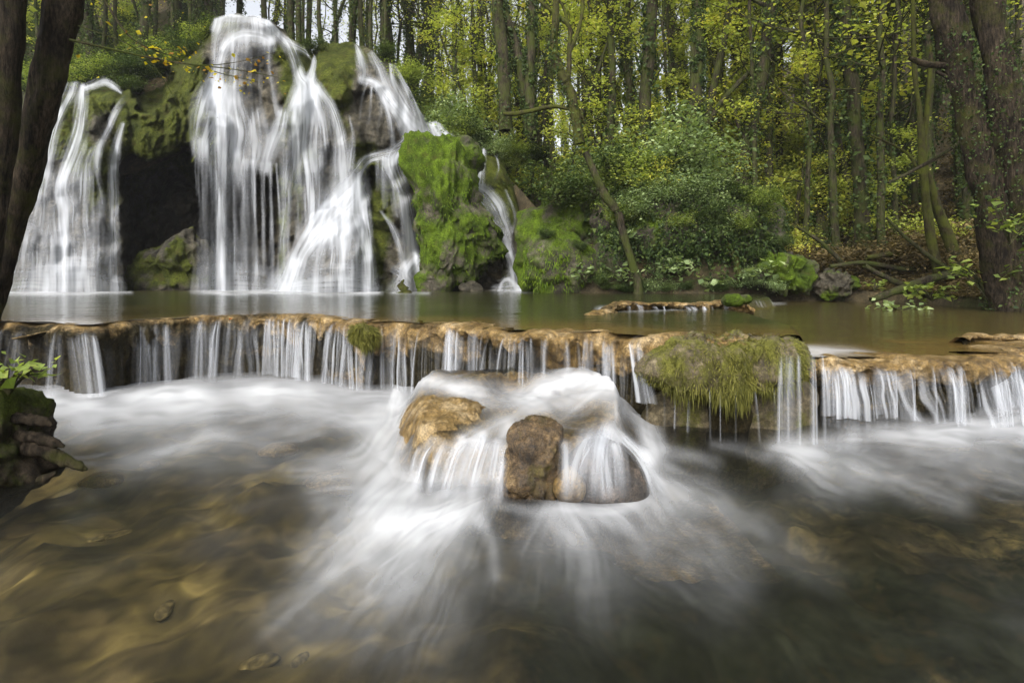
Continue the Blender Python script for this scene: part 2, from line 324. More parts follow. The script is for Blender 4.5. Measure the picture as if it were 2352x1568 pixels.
# ---- waterfalls: films of water that follow the cliff and drop clear of the cave
def film(label, sts, seed, off, step=1.7, k=0.66, fine=2.9, stay=False):
    al = np.vstack([np.asarray(s[0] if isinstance(s, tuple) else s, float) for s in sts])
    mg = al[:, 2].max()*2.0
    x0, x1 = (al[:,0]-2*al[:,2]).min(), (al[:,0]+2*al[:,2]).max(); y0, y1 = (al[:,1]-1.0*al[:,2]).min(), 671.0
    y1 = min(y1, (al[:,1]+1.3*al[:,2]).max())
    X = np.arange(x0, x1, step); Yp = np.arange(y0, y1+step, step)
    gx, gy = np.meshgrid(X, Yp)
    tp = np.interp(gx, TOP[:,0], TOP[:,1])
    d = cliff_depth(gx, np.maximum(gy, tp))
    d = np.minimum.accumulate(d, axis=0)
    d0 = d.copy()
    for q in range(1, 5): d = np.minimum(d, np.minimum(np.roll(d0, q, 1), np.roll(d0, -q, 1)))
    kx = np.ones(9)/9
    d = np.apply_along_axis(lambda r: np.convolve(np.pad(r, 4, 'edge'), kx, 'valid'), 1, d)
    d = np.apply_along_axis(lambda r: np.convolve(np.pad(r, 4, 'edge'), kx, 'valid'), 0, d)
    d = d - off + 0.02*fbm(gx/9, gy/160, seed, 2, seed)
    dn = strokes(gx.ravel(), gy.ravel(), sts, seed, k, fine, 0.95)
    dn = np.clip((dn-0.1)*1.1*(1+0.2*fbm(gx/16, gy/60, seed, 3, 12).ravel()), 0, 0.94)*sst(-4, 3, (gy-tp).ravel())
    V = P(gx, gy, d).reshape(-1, 3)
    f = gridf(*gx.shape); keep = dn[f].max(1) > 0.012
    f = f[keep]; used = np.unique(f); mp = np.full(len(V), -1); mp[used] = np.arange(len(used))
    o = mk('waterfall', V[used], mp[f], M['veil'], attrs={'dens': dn[used]})
    return tag(o, label, 'waterfall', 'silky waterfalls on the tufa cliff')
def cz(sts, q=0.5468): return [[(x*q, y*q, w*q*(1.3 if w < 60 else 1.1), a*(0.84 if w < 60 else .58)) for x, y, w, a in st] for st in sts]
film('leftmost waterfall sliding down the rock beside the dark leaning trunk, left of the cave', cz([
    [(300,350,20,.8),(285,400,22,.85),(262,450,20,.85),(220,550,24,.9),(198,640,24,.9),(185,720,20,.9)],
    [(165,738,34,.9),(142,850,34,.7),(110,1000,44,.55),(70,1225,60,.6)],
    [(350,368,11,.95),(345,430,20,.95),(335,540,24,.95),(308,620,26,.95),(278,700,26,.95),(255,800,28,.95),(262,860,34,.95),(268,1000,36,.95),(272,1225,40,.97)],
    [(350,372,10,.7),(390,358,14,.85),(440,338,16,.9),(478,358,14,.85),(508,386,7,.6)],
    [(528,408,12,.4),(490,462,13,.7),(455,540,13,.75),(415,625,13,.75),(408,700,11,.6),(420,770,8,.45),(440,900,14,.25)],
    [(516,522,8,.8),(492,600,13,.9),(478,680,17,.9),(480,800,17,.85),(482,1000,18,.7),(486,1225,22,.6)],
    [(375,640,30,.4),(350,720,44,.6),(345,850,50,.55),(350,1225,54,.5)],
    [(430,860,30,.25),(430,1225,44,.35)],
    [(200,760,24,.35),(190,1000,44,.5),(180,1225,50,.6)],
    [(130,1215,120,.5),(300,1222,150,.6),(480,1222,70,.4)]]), 1, 0.05)
film('widest and tallest waterfall, thin veils falling from the highest ledge in front of the cave', cz([
    [(905,120,14,.7),(930,70,16,.85),(1000,66,18,.9),(1065,72,18,.9),(1130,98,18,.85)],
    [(930,80,26,.75),(915,140,22,.6),(905,220,18,.55),(902,330,20,.7),(905,390,30,.85)],
    [(1000,75,34,.75),(990,150,32,.6)],[(1075,80,34,.8),(1080,140,34,.6)],[(1130,100,22,.7),(1140,170,18,.6)],
    [(935,205,12,.85),(965,168,15,.95),(1020,148,17,.97),(1085,150,17,.95),(1130,170,14,.85),(1152,210,9,.6)],
    [(950,185,20,.8),(925,270,16,.75),(915,350,22,.9),(905,400,40,.95)],
    [(990,175,22,.8),(985,300,20,.6),(985,420,26,.65)],
    [(1035,165,26,.6),(1040,280,24,.3),(1035,400,26,.3)],
    [(1100,170,16,.7),(1090,290,13,.35),(1085,420,18,.4)],
    [(1128,180,16,.75),(1131,270,13,.45),(1140,360,14,.35),(1165,470,18,.4)],
    [(905,395,44,.95),(885,450,54,.9),(862,540,46,.8),(842,620,30,.6)],
    [(925,400,34,.97),(930,500,30,.95),(930,620,20,.97),(930,800,15,.97),(932,1000,17,.97),(938,1225,30,.98)],
    [(985,440,34,.7),(1000,540,52,.85),(995,640,48,.75),(990,690,40,.5)],
    [(1075,480,30,.45),(1085,580,36,.6),(1072,690,22,.6)],
    [(1185,480,18,.75),(1165,560,26,.85),(1135,640,26,.85),(1120,710,18,.7)],
    [(842,600,22,.6),(842,720,20,.4),(848,900,20,.22),(850,1200,20,.12)],
    [(880,620,20,.6),(885,760,18,.4),(890,1000,18,.22),(890,1220,24,.2)],
    [(975,650,34,.6),(982,800,36,.42),(985,1000,36,.3),(985,1220,40,.3)],
    [(1030,680,14,.5),(1034,850,12,.35),(1036,1100,12,.2)],
    [(1062,680,9,.85),(1066,800,8,.75),(1070,950,9,.6),(1074,1220,12,.3)],
    [(1100,690,8,.7),(1104,850,7,.5),(1108,1150,7,.2)],
    [(1130,690,8,.75),(1138,850,7,.6),(1144,1180,8,.25)],
    [(1162,690,5,.6),(1172,850,4,.5),(1178,1050,4,.3)],
    [(960,760,110,.14),(960,1000,140,.22),(960,1220,170,.42)],
    [(860,1222,60,.4),(1000,1224,120,.7),(1150,1224,60,.6)]]), 2, 0.07)
film('bright waterfall that splits into three around the central rock rib', cz([
    [(1135,98,20,.8),(1180,148,20,.85),(1215,200,18,.95),(1240,262,17,.97),(1262,325,20,.97),(1285,362,32,.97),(1278,420,40,.97)],
    [(1185,160,12,.5),(1240,190,12,.7),(1285,215,12,.8),(1318,250,8,.8),(1312,300,10,.9),(1300,345,16,.95)],
    [(1268,400,26,.97),(1240,470,32,.95),(1225,560,32,.92),(1215,680,28,.85),(1205,820,20,.7),(1195,1000,20,.55),(1190,1225,30,.6)],
    [(1290,400,36,.97),(1290,500,36,.95),(1290,600,32,.95),(1300,740,28,.92),(1305,880,26,.85),(1300,980,22,.7)],
    [(1318,420,24,.9),(1348,520,22,.75),(1352,640,24,.65),(1352,780,26,.6),(1350,880,26,.55)],
    [(1335,368,15,.97),(1385,445,16,.95),(1418,540,18,.95),(1430,600,20,.95),(1436,700,27,.92),(1436,830,28,.9)],
    [(1255,600,12,.5),(1250,760,12,.4),(1248,1000,10,.3)],
    [(1468,488,7,.5),(1485,570,9,.65),(1480,640,13,.7),(1474,700,14,.6)],
    [(1180,1225,50,.6),(1260,1225,40,.5)]]), 3, 0.08)
film('thick white waterfall spreading into a fan over the low dome at the pool edge', cz([
    [(1725,598,18,.85),(1655,640,20,.95),(1590,656,15,.97),(1542,674,17,.97),(1510,720,24,.98),(1480,790,38,.98),(1430,850,64,.97)],
    [(1460,830,40,.97),(1380,900,52,.96),(1310,1000,40,.95),(1255,1090,32,.92),(1205,1225,38,.9)],
    [(1430,850,60,.97),(1410,930,64,.97),(1400,975,60,.9)],
    [(1500,790,34,.97),(1512,880,36,.97),(1535,1000,24,.95),(1550,1100,16,.9),(1556,1225,15,.85)],
    [(1375,960,24,.95),(1325,985,18,.9),(1285,1050,13,.75),(1262,1110,9,.5)],
    [(1380,970,26,.9),(1355,1030,18,.7),(1335,1110,15,.55),(1328,1225,16,.7)],
    [(1440,960,26,.97),(1440,1040,19,.95),(1438,1130,16,.95),(1440,1225,18,.95)],
    [(1400,975,16,.9),(1395,1060,14,.55),(1392,1225,14,.4)],
    [(1490,950,22,.95),(1492,1040,16,.7),(1490,1225,16,.5)],
    [(1525,950,20,.95),(1530,1050,15,.8),(1535,1225,14,.7)],
    [(1410,1080,100,.25),(1420,1225,120,.4)],
    [(1230,1100,26,.85),(1205,1225,50,.9)],
    [(1240,1225,70,.8),(1420,1225,130,.8),(1570,1225,30,.7)]]), 4, 0.14)
film('slim waterfall dropping from the lip left of the bright green boulder', cz([
    [(1715,598,24,.9),(1665,645,32,.95),(1655,690,30,.95),(1680,760,24,.93),(1710,850,28,.95),(1728,960,32,.95),(1738,1060,32,.95),(1736,1115,30,.9)],
    [(1610,665,10,.6),(1612,760,12,.5),(1618,870,10,.3)],[(1585,675,7,.5),(1586,800,7,.35)],
    [(1640,680,16,.7),(1650,800,16,.5),(1665,900,14,.4)],
    [(1602,890,8,.3),(1650,960,11,.5),(1685,1060,12,.5),(1700,1120,16,.5)],
    [(1735,1110,34,.9),(1710,1150,36,.85),(1740,1190,44,.9),(1720,1225,50,.85)],
    [(1650,1130,16,.4),(1690,1160,20,.6),(1660,1225,30,.5)],
    [(1790,1118,18,.8),(1760,1150,18,.8)]]), 5, 0.16)
film('upper right waterfall running down the bare tufa dome under the trees', cz([
    [(1492,188,9,.8),(1512,240,16,.85),(1528,300,20,.8),(1525,335,16,.9)],
    [(1522,332,12,.85),(1580,352,15,.92),(1640,420,20,.9),(1700,500,22,.9),(1752,560,32,.95),(1740,600,30,.9)],
    [(1558,225,9,.8),(1590,285,15,.8),(1620,360,18,.75),(1662,440,20,.85),(1722,530,26,.95),(1775,588,20,.95)],
    [(1640,275,7,.6),(1652,340,10,.7),(1685,410,14,.7),(1730,500,18,.8)],
    [(1668,275,9,.85),(1702,340,15,.9),(1740,420,16,.9),(1765,500,15,.9),(1788,572,14,.9)],
    [(1540,350,6,.45),(1520,420,5,.3),(1512,500,4,.2)],
    [(1585,360,8,.75),(1622,450,8,.7),(1642,540,9,.75),(1652,605,9,.6)],
    [(1560,370,5,.6),(1556,450,4,.5),(1548,520,4,.35)],[(1600,380,6,.55),(1600,450,5,.4),(1590,530,4,.3)],
    [(1640,440,7,.6),(1680,520,8,.7),(1700,580,9,.7)],
    [(1600,420,50,.16),(1620,540,50,.16)]]), 6, 0.07)
film('short white spill of water just behind the top of the green boulder', cz([
    [(1800,518,10,.8),(1838,522,20,.95),(1872,555,20,.95),(1888,585,20,.9)],[(1815,520,12,.9),(1840,570,20,.8)]]), 7, 0.2)
film('rightmost narrow waterfall curling round the mossy boulder', cz([
    [(2030,632,9,.85),(2022,690,12,.95),(2012,775,15,.97)],
    [(2005,785,16,.97),(2045,805,26,.92),(2090,860,26,.85),(2112,920,18,.8),(2135,985,13,.7),(2145,1060,8,.4)],
    [(2005,840,12,.9),(2045,910,13,.95),(2090,968,13,.95),(2130,1040,16,.97),(2160,1120,20,.97),(2188,1225,26,.98)],
    [(2086,650,4,.5),(2095,710,4,.5),(2075,760,3,.4)],[(2125,800,5,.45),(2165,910,6,.5),(2150,975,5,.5)],
    [(2098,1222,6,.7),(2108,1190,6,.85),(2132,1174,8,.9),(2160,1192,7,.9),(2172,1222,8,.9)],
    [(2100,1222,30,.6),(2200,1222,50,.8)]]), 8, 0.25)

# ---- rocks: closed lumps whose outline is traced, with their own depth
def blob(name, outline, Y, depth, mat, seed=0, rough=0.06, freq=4.0, mossf=None, nu=120, nv=64, parent=None, flat=0.75, squash=1.0, billow=0.0, zf=1.0):
    o = np.asarray(outline, float); c = o.mean(0)
    cen = P(c[0], c[1], Y)
    th = np.arctan2(-(o[:,1]-c[1]), o[:,0]-c[0]); r = np.hypot(o[:,0]-c[0], o[:,1]-c[1])/F*Y
    i = np.argsort(th); th, r = th[i], r[i]
    a = np.linspace(-np.pi, np.pi, nu, endpoint=False)
    R = np.interp(a, np.r_[th-2*np.pi, th, th+2*np.pi], np.r_[r, r, r])
    ph = np.linspace(-np.pi/2, np.pi/2, nv)[:, None]
    cr = np.sign(np.cos(ph))*np.abs(np.cos(ph))**flat; sr = np.sign(np.sin(ph))*np.abs(np.sin(ph))**squash
    V = np.stack([cen[0]+R*np.cos(a)*cr, cen[1]+depth*sr*np.ones_like(a), cen[2]+R*np.sin(a)*cr], -1).reshape(-1, 3)
    q = V*freq*np.array([1, 1, zf])
    n = fbm(q[:,0], q[:,1], q[:,2], 5, seed)
    if billow: n = n - billow*np.abs(fbm(q[:,0]*1.7, q[:,1]*1.7, q[:,2]*0.9, 3, seed+3))
    dr = V - cen; dr /= np.linalg.norm(dr, axis=1)[:, None]+1e-9
    V = V + dr*(n*rough)[:, None]
    ms = mossf(V) if mossf else np.zeros(len(V))
    return mk(name, V, gridf(nv, nu, True)[:, ::-1], mat, parent, attrs={'moss': ms})
def mossy(lo, amt=0.35, s=0, f=2.0, up=0.0, z0=0, z1=1):
    return lambda V: lo + amt*fbm(V[:,0]*f, V[:,1]*f, V[:,2]*f, 4, 77+s) + up*sst(z0, z1, V[:,2])
def blades(name, V, N, mat, rng, n, L, wd, parent=None, down=0.8, tone=None, jit=0.3):   # fine tufts growing from points V with normals N
    i = rng.integers(0, len(V), n); b = V[i] + rng.normal(0, 0.004, (n,3)); nn = N[i]
    d = nn*0.6 + rng.normal(0, jit, (n,3)); d[:,2] -= down; d /= np.linalg.norm(d, axis=1)[:,None]
    l = (L*rng.uniform(0.4, 1.3, n)*(.25+1.6*sst(.25,.75,vn(b[:,0]*.5/L, b[:,1]*.5/L, b[:,2]*.3/L, 6))))[:,None]; sd_ = np.cross(d, rng.normal(0, 1, (n,3))); sd_ /= np.linalg.norm(sd_, axis=1)[:,None]+1e-9
    m_ = b + d*l*0.5; m_[:,2] += 0.0; tip = b + d*l; tip[:,2] -= 0.25*l[:,0]
    Q = np.stack([b-sd_*wd, m_-sd_*wd, tip, m_+sd_*wd], 1).reshape(-1,3)
    t = rng.uniform(0,1,n)*0.6 + 0.4*vn(b[:,0]*14, b[:,1]*14, b[:,2]*14, 3)
    return mk(name, Q, np.arange(n*4).reshape(-1,4), mat, parent, False, {'tone': np.repeat(t, 4)})
def mesh_vn(o):
    me = o.data; n = len(me.vertices); v = np.empty(n*3, np.float32); me.vertices.foreach_get('co', v)
    nn = np.empty(n*3, np.float32); me.vertices.foreach_get('normal', nn)
    return v.reshape(-1,3).astype(float) + np.array(o.location), nn.reshape(-1,3).astype(float)

rng = np.random.default_rng(5)
b1 = blob('mossy_boulder', [(924,350),(940,328),(968,313),(1012,317),(1045,322),(1072,345),(1088,380),(1094,420),(1098,465),(1121,503),(1152,545),(1164,574),(1136,596),(1104,607),(1092,650),(1045,668),(984,670),(966,640),(960,590),(958,547),(954,492),(950,437),(936,408),(916,380)], 18.0, 0.95, M['moss'], 3, 0.34, 1.9, mossy(0.64, 0.6, 1, 1.6, 0.35, 3, 5), 240, 140, billow=0.8, flat=.6, zf=.6)
tag(b1, 'tallest bright green moss covered boulder between the slim and the narrow waterfall', 'boulder')
v, n_ = mesh_vn(b1); blades('moss', v, n_, M['mossvivid'], rng, 4200, 0.07, 0.012, b1)
b2 = blob('mossy_boulder', [(1020,340),(1050,312),(1090,325),(1108,350),(1100,400),(1070,400)], 18.7, 0.6, M['moss'], 4, 0.15, 2, mossy(0.6, .4, 2))
tag(b2, 'green mossy hump behind the top right shoulder of the tall boulder', 'boulder')
b3 = blob('mossy_rock', [(950,640),(965,620),(1000,612),(1035,622),(1045,650),(1035,672),(960,672)], 17.6, 0.35, M['moss'], 6, 0.1, 2.5, mossy(0.5, .5, 3))
tag(b3, 'small low mossy rock at the waterline under the tall green boulder', 'rock')
b4 = blob('rock', [(1052,662),(1070,648),(1095,650),(1108,668),(1080,674)], 17.6, 0.25, M['tufa'], 7, 0.06, 3, mossy(0.2, .4, 4))
tag(b4, 'small bare grey rock at the waterline right of the low mossy rock', 'rock')
b5 = blob('mossy_rock', [(1205,600),(1215,560),(1240,535),(1290,530),(1340,548),(1370,585),(1375,640),(1350,672),(1240,674),(1212,650)], 16.2, 0.7, M['moss'], 8, 0.16, 1.8, mossy(0.55, .5, 5, 1.5, .3, 1, 2.4), billow=.5)
tag(b5, 'rounded mossy hump right of the narrow waterfall, vivid yellow green on its left side', 'rock')
v, n_ = mesh_vn(b5); blades('moss', v, n_, M['mossvivid'], rng, 4000, 0.07, 0.012, b5)
b6 = blob('mossy_rock', [(1185,540),(1200,490),(1240,470),(1280,430),(1330,410),(1390,420),(1400,500),(1385,560),(1380,668),(1200,668)], 17.3, 0.9, M['moss'], 9, 0.3, 1.6, mossy(0.72, .6, 6), billow=.5)
tag(b6, 'large shaded mossy rock mass behind the rounded hump', 'rock')
b7 = blob('mossy_rock', [(290,640),(330,600),(380,560),(430,530),(470,560),(480,620),(470,674),(290,674)], 20.2, 0.9, M['tufa'], 10, 0.3, 1.8, mossy(0.55, .6, 7), billow=.6)
tag(b7, 'dim mossy rock heap lying on the cave floor behind the falling water', 'rock')
b8 = blob('mossy_rock', [(1745,600),(1760,575),(1800,580),(1850,600),(1868,630),(1850,668),(1790,676),(1750,660)], 14.8, 0.6, M['moss'], 11, 0.24, 2.6, mossy(0.55, .6, 8, 2, .3, .8, 1.6), billow=.9, zf=.7)
tag(b8, 'mossy rock with a dark hollow under it at the right end of the overhang', 'rock')
b9 = blob('mossy_rock', [(1868,650),(1880,632),(1920,628),(1960,640),(1975,660),(1950,674),(1880,676)], 14.9, 0.5, M['moss'], 12, 0.2, 3.2, mossy(0.6, .6, 9), billow=.8)
tag(b9, 'low moss topped rock on the far shore, rightmost of the mossy rocks', 'rock')
# overhanging bank with hollows under it
bk = blob('bank', [(1350,560),(1370,480),(1420,440),(1500,425),(1600,420),(1700,440),(1770,480),(1800,560),(1790,620),(1740,600),(1700,570),(1600,580),(1500,590),(1400,600)], 16.6, 1.5, M['moss'], 13, 0.3, 1.1, mossy(0.35, .6, 10), 160, 80, billow=.5)
tag(bk, 'overhanging earth bank covered in ivy above dark hollows by the pool', 'bank')
bw = blob('bank_wall', [(1340,676),(1350,560),(1500,540),(1790,560),(1800,676),(1600,684)], 18.0, 0.8, M['moss'], 14, 0.3, 1.8, mossy(0.2, .6, 11), 120, 60, parent=bk)
for i, (xx, yy, ww, hh) in enumerate([(1400,620,34,60),(1540,615,28,62),(1660,625,30,60),(1730,640,45,36)]):
    blob('rock_pillar', [(xx-ww,yy),(xx-ww*.7,yy-hh),(xx+ww*.7,yy-hh),(xx+ww,yy),(xx+ww*.8,yy+hh),(xx-ww*.8,yy+hh)], 16.1, 0.4, M['moss'], 20+i, 0.14, 2, mossy(0.3, .5, 20+i), 60, 40, parent=bk)

# ---- terrain: wooded slope behind everything
def edge_YZ(x):
    ye = np.interp(x, [-700,0,300,600,750,1000,1180,1240,1340,1420,1750,1800,1900,2050,2200,2352,2900], [22.5,22.6,23.5,24,23,22.2,21.5,18.5,17.6,17.4,16.8,15.6,15.2,14.3,12.3,10.6,9.0])
    ze = np.interp(x, [-700,0,300,480,600,720,800,900,1000,1100,1180,1240,1340,1420,1600,1750,1800,1900,2050,2352,2900], [7.5,8.0,9.0,10.2,11.0,10.0,9.6,9.2,6.6,5.6,4.6,3.2,3.6,3.7,3.6,3.0,1.1,0.75,0.6,0.5,0.5])
    return ye, ze
def slope_at(x): return np.interp(x, [-700,0,450,640,1000,1200,1500,1800,2100,2900], [0.8,0.8,0.7,0.08,0.08,0.2,0.3,0.45,0.6,0.6])
def ground_z(x, Y):
    ye, ze = edge_YZ(x); d = Y-ye; s = slope_at(x)
    z = ze + s*np.maximum(d, 0)*(0.55+0.45*sst(0, 14, d)) + 0.35*fbm((x-CX)/F*Y/3.5, Y/3.5, 0, 4, 61)*sst(-1, 2, d)
    return np.where(d < 0, np.maximum(ze + d*1.6, -1.0), z)
xs2 = np.arange(-900, 2960, 14.0); ds = np.r_[np.linspace(-2.6, 0, 8), np.linspace(0.25, 12, 50), np.linspace(12.5, 70, 70)]
gx2, gd2 = np.meshgrid(xs2, ds); ye, ze = edge_YZ(gx2); Yg = ye+gd2; Zg = ground_z(gx2, Yg)
Vt = np.stack([(gx2-CX)/F*Yg, Yg, Zg], -1).reshape(-1,3)
tag(mk('hillside', Vt, gridf(*gx2.shape), M['soil'], attrs={'moss': (0.25+0.35*fbm(Vt[:,0]/2, Vt[:,1]/2, 0, 4, 5))}), kind='structure')
Vb = np.stack(np.meshgrid(np.linspace(-60, 70, 90), np.linspace(-12, 100, 90)), -1).reshape(-1,2)
tag(mk('ground', np.c_[Vb, np.full(len(Vb), -1.2)], gridf(90, 90), M['bed'], attrs={'moss': np.zeros(len(Vb))}), kind='structure')

# ---- front ledges: travertine lips in plan
LIP = on_level(*np.array([(-900,750),(-420,742),(-60,739),(100,739),(190,742),(232,744),(290,737),(450,731),(600,729),(700,733),(820,742),(900,740),(1000,746),(1100,753),(1200,761),(1300,764),(1390,766),(1440,770),(1500,775),(1600,781),(1690,784)], float).T, 0.60)
LIP = np.vstack([LIP, P(1745,781,3.88)[None], P(1772,778,4.0)[None], P(1782,778,4.15)[None], P(1782,775,4.6)[None]]); LIP[-4:,2] = [.585,.5,.38,.25]
LIPB = P(np.array([1740,1765,1800,1835,1850,1858.]), 786, np.array([3.54,3.53,3.53,3.55,3.6,3.7])); LIPB[:,2] = [.585,.585,.58,.575,.57,.56]
LIPR = on_level(*np.array([(1800,838),(1866,838),(1930,838),(2010,836),(2100,833),(2200,824),(2290,812),(2352,804),(2500,790),(2800,770)], float).T, 0.40)
LIPF = on_level(*np.array([(2215,776),(2270,772),(2320,770),(2352,769),(2420,768),(2560,764)], float).T, 0.46)
def resamp(p, step):
    p = crom(p, 12); s = np.r_[0, np.cumsum(np.linalg.norm(np.diff(p, axis=0), axis=1))]
    t = np.arange(0, s[-1], step); return np.stack([np.interp(t, s, p[:,i]) for i in range(3)], 1), t
def path_n(p, sm=25):
    T = np.gradient(p, axis=0); k_ = np.ones(sm)/sm
    T = np.stack([np.convolve(np.pad(T[:,i], sm//2, 'edge'), k_, 'valid')[:len(p)] for i in range(3)], 1); T[:,2] = 0
    T /= np.linalg.norm(T, axis=1)[:,None]; return np.stack([T[:,1], -T[:,0], 0*T[:,0]], 1)   # to the right of travel: downstream
PROF = np.array([(-0.75,-0.12),(-0.45,-0.05),(-0.22,-0.012),(-0.1,0.006),(-0.03,0.004),(0.03,-0.012),(0.065,-0.045),(0.08,-0.09),(0.072,-0.14),(0.045,-0.19),(0.01,-0.24),(-0.03,-0.32),(-0.05,-0.45),(-0.06,-0.6),(-0.05,-0.85)])
def ledge(name, path, label, seed, drop=1.0, darkf=None, scale=1.0, sink=0.0):
    p, t = resamp(path, 0.011); nn = path_n(p)
    p = p + nn*(scale*(0.13*fbm(t*1.3, 0*t, seed, 3, seed+11) - 0.1*np.abs(fbm(t*3.6, 0*t, seed+5, 3, seed+12))))[:,None]; p[:,2] += scale*(0.026*fbm(t*2.2, 0*t, seed+2, 3, seed+13)-.004)
    pr = crom(PROF, 5); np_ = len(pr)
    ov = 1 + 0.55*fbm(t*2.2, 0*t, seed, 3, seed); fr = 1 + 0.4*fbm(t*7, 0*t, seed+3, 3, seed+1)
    O = pr[None,:,0]*scale; Z = pr[None,:,1]*drop
    front = sst(-0.02, 0.05, pr[:,0])[None]
    O = O*(1-front) + O*front*ov[:,None]*0.95
    low = sst(-0.06, -0.16, pr[:,1])[None]
    O = O + low*0.05*fbm(t*3, 0*t, 9, 3, seed+5)[:,None]
    V = p[:,None,:] + nn[:,None,:]*O[...,None]; V[...,2] += Z*np.where(pr[None,:,1] > -0.2, fr[:,None], 1.0)
    V[...,2] -= sink*np.clip((-0.06-pr[None,:,0])/0.4, 0, 1)
    V = V.reshape(-1,3)
    tt = np.repeat(t, np_); zz = np.tile(pr[:,1], len(t)); N3 = np.repeat(nn, np_, 0)
    am = 0.3+0.7*sst(0.0, -0.06, zz)
    dsp = am*(0.04*fbm(tt*7, zz*4, 0, 4, seed+7) - 0.05*np.abs(fbm(tt*15, zz*5, 2, 3, seed+8)) + 0.012*fbm(tt*45, zz*30, 2, 3, seed+18)) 
    V = V + N3*dsp[:,None]; V[:,2] += 0.016*fbm(V[:,0]*7, V[:,1]*7, 1, 4, seed+9)*sst(-0.5,-0.1,np.tile(pr[:,0], len(t)))
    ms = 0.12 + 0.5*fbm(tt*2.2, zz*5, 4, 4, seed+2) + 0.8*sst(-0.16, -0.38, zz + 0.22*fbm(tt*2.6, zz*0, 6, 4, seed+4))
    if darkf is not None: ms = ms + darkf(V)
    o = mk(name, V, gridf(len(t), np_), M['travertine'], attrs={'moss': ms})
    tag(o, label, 'rock ledge'); return o, p, t, nn
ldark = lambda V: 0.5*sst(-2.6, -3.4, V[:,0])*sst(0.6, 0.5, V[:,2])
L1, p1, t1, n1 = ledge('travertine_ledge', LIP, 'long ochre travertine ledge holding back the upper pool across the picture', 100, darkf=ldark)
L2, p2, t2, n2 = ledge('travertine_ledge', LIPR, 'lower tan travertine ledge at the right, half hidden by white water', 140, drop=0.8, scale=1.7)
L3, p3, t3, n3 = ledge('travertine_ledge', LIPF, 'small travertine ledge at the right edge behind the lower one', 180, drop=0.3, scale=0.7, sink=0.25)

# ---- strands falling from the ledges
def curtain(label, p, nn, strands, zend, seed, out=0.10, back=0.0):
    root = empty('water_curtain', p[len(p)//2]) if len(strands) <= 24 else None
    px, py = px_of(p); V, Fc, A = [], [], []; base = 0; rg = np.random.default_rng(seed)
    T = np.stack([-nn[:,1], nn[:,0], 0*nn[:,0]], 1)
    for (xc, wd, op, lean, z0) in strands:
        i = int(np.argmin(np.abs(px-xc))); c = p[i]; n = nn[i]; tg = T[i]
        Yd = c[1]; hw = wd/F*Yd; nu, nv = max(7, int(wd/1.6)|1), 26
        u = np.linspace(-1, 1, nu)[None,:]; v = np.linspace(0, 1, nv)[:,None]
        ze = zend(c) if callable(zend) else zend
        zs = c[2]+0.012+z0; tot = zs-ze
        # run over the lip, then a parabola
        fall = np.clip((v-0.12)/0.88, 0, 1)
        o_ = -0.05 + back + 0.14*np.clip(v/0.12, 0, 1) + out*rg.uniform(0.5,1.2)*fall**0.6
        z_ = zs - 0.05*np.clip(v/0.12,0,1)**2 - (tot-0.05)*fall**1.5
        spread = hw*(0.75+0.5*fall)
        side = u*spread + lean/F*Yd*fall
        Q = c[None,None,:] + n[None,None,:]*(o_ + 0.012*(1-u*u))[...,None] + tg[None,None,:]*(-side)[...,None]
        Q[...,2] = z_ + 0*u; d_off = rg.uniform(.0,.22)
        st = 0.2+0.8*sst(.25,.8,vn(u*wd/3.0+xc, v*1.1, xc*.1, seed))
        d = 0.82*op*np.exp(-(u*1.5)**2)*st*sst(0.02+d_off*.5,0.3+d_off,v)*(1-rg.uniform(0,.6)*v)
        d = d*np.where(np.abs(u)>0.98, 0, 1)
        if root is not None:
            mk('strand', Q.reshape(-1,3), gridf(nv,nu), M['veil'], root, attrs={'dens': np.clip((d+0*v*u).ravel(),0,.95)}).location = tuple(-np.array(root.location)); continue
        V.append(Q.reshape(-1,3)); Fc.append(gridf(nv,nu)+base); base += nu*nv; A.append((d+0*v*u).ravel())
    if root is not None: return tag(root, label, 'water curtain', 'thin falls over the front ledges')
    o = mk('water_curtain', np.vstack(V), np.vstack(Fc), M['veil'], attrs={'dens': np.clip(np.concatenate(A),0,.95)})
    return tag(o, label, 'water curtain', 'thin falls over the front ledges')
def rs(seed, x0, x1, n, w0, w1, o0, o1, lean=0, z0=0):
    n = max(3, int(n*.62))
    rg = np.random.default_rng(seed); xs_ = np.sort(rg.uniform(x0, x1, n))
    return [(x, rg.uniform(w0,w1)*rg.choice([1,1.6,.5,.8]), rg.uniform(o0,o1), lean+rg.normal(0,5), z0) for x in xs_]
curtain('dim thin water curtain at the far left end of the long ledge', p1, n1, rs(1,-30,170,9,8,30,.15,.4,-6) + [(212,26,.5,-28,0),(222,9,.9,-20,-.02),(195,26,.35,-40,-.03),(10,8,.5,-12,0)], 0.0, 1)
curtain('widely spaced thin threads of water on the brown ledge right of the notch', p1, n1, rs(2,300,590,18,3,9,.35,.75,2)+rs(3,290,600,8,14,26,.1,.25,0)+[(505,5,.85,14,0),(580,10,.55,20,0)], 0.0, 2)
curtain('dense striped water curtain left of the small moss tuft on the ledge', p1, n1, rs(4,622,745,14,7,18,.4,.75,-10)+rs(5,620,750,10,3,5,.6,.95,-10), 0.0, 3)
curtain('bright striped water curtain directly under the small moss tuft', p1, n1, rs(6,758,835,9,6,16,.4,.75,-8)+rs(7,760,830,6,3,5,.6,.95,-8)+[(873,6,.7,0,0),(985,4,.5,0,0),(930,4,.4,0,0)], 0.0, 4)
curtain('fine water curtain behind the middle of the white rapids', p1, n1, rs(8,1010,1130,13,5,14,.35,.7,-14)+rs(9,1000,1250,12,3,5,.5,.9,-4)+rs(10,1235,1370,14,3,8,.35,.7,0), 0.2, 5)
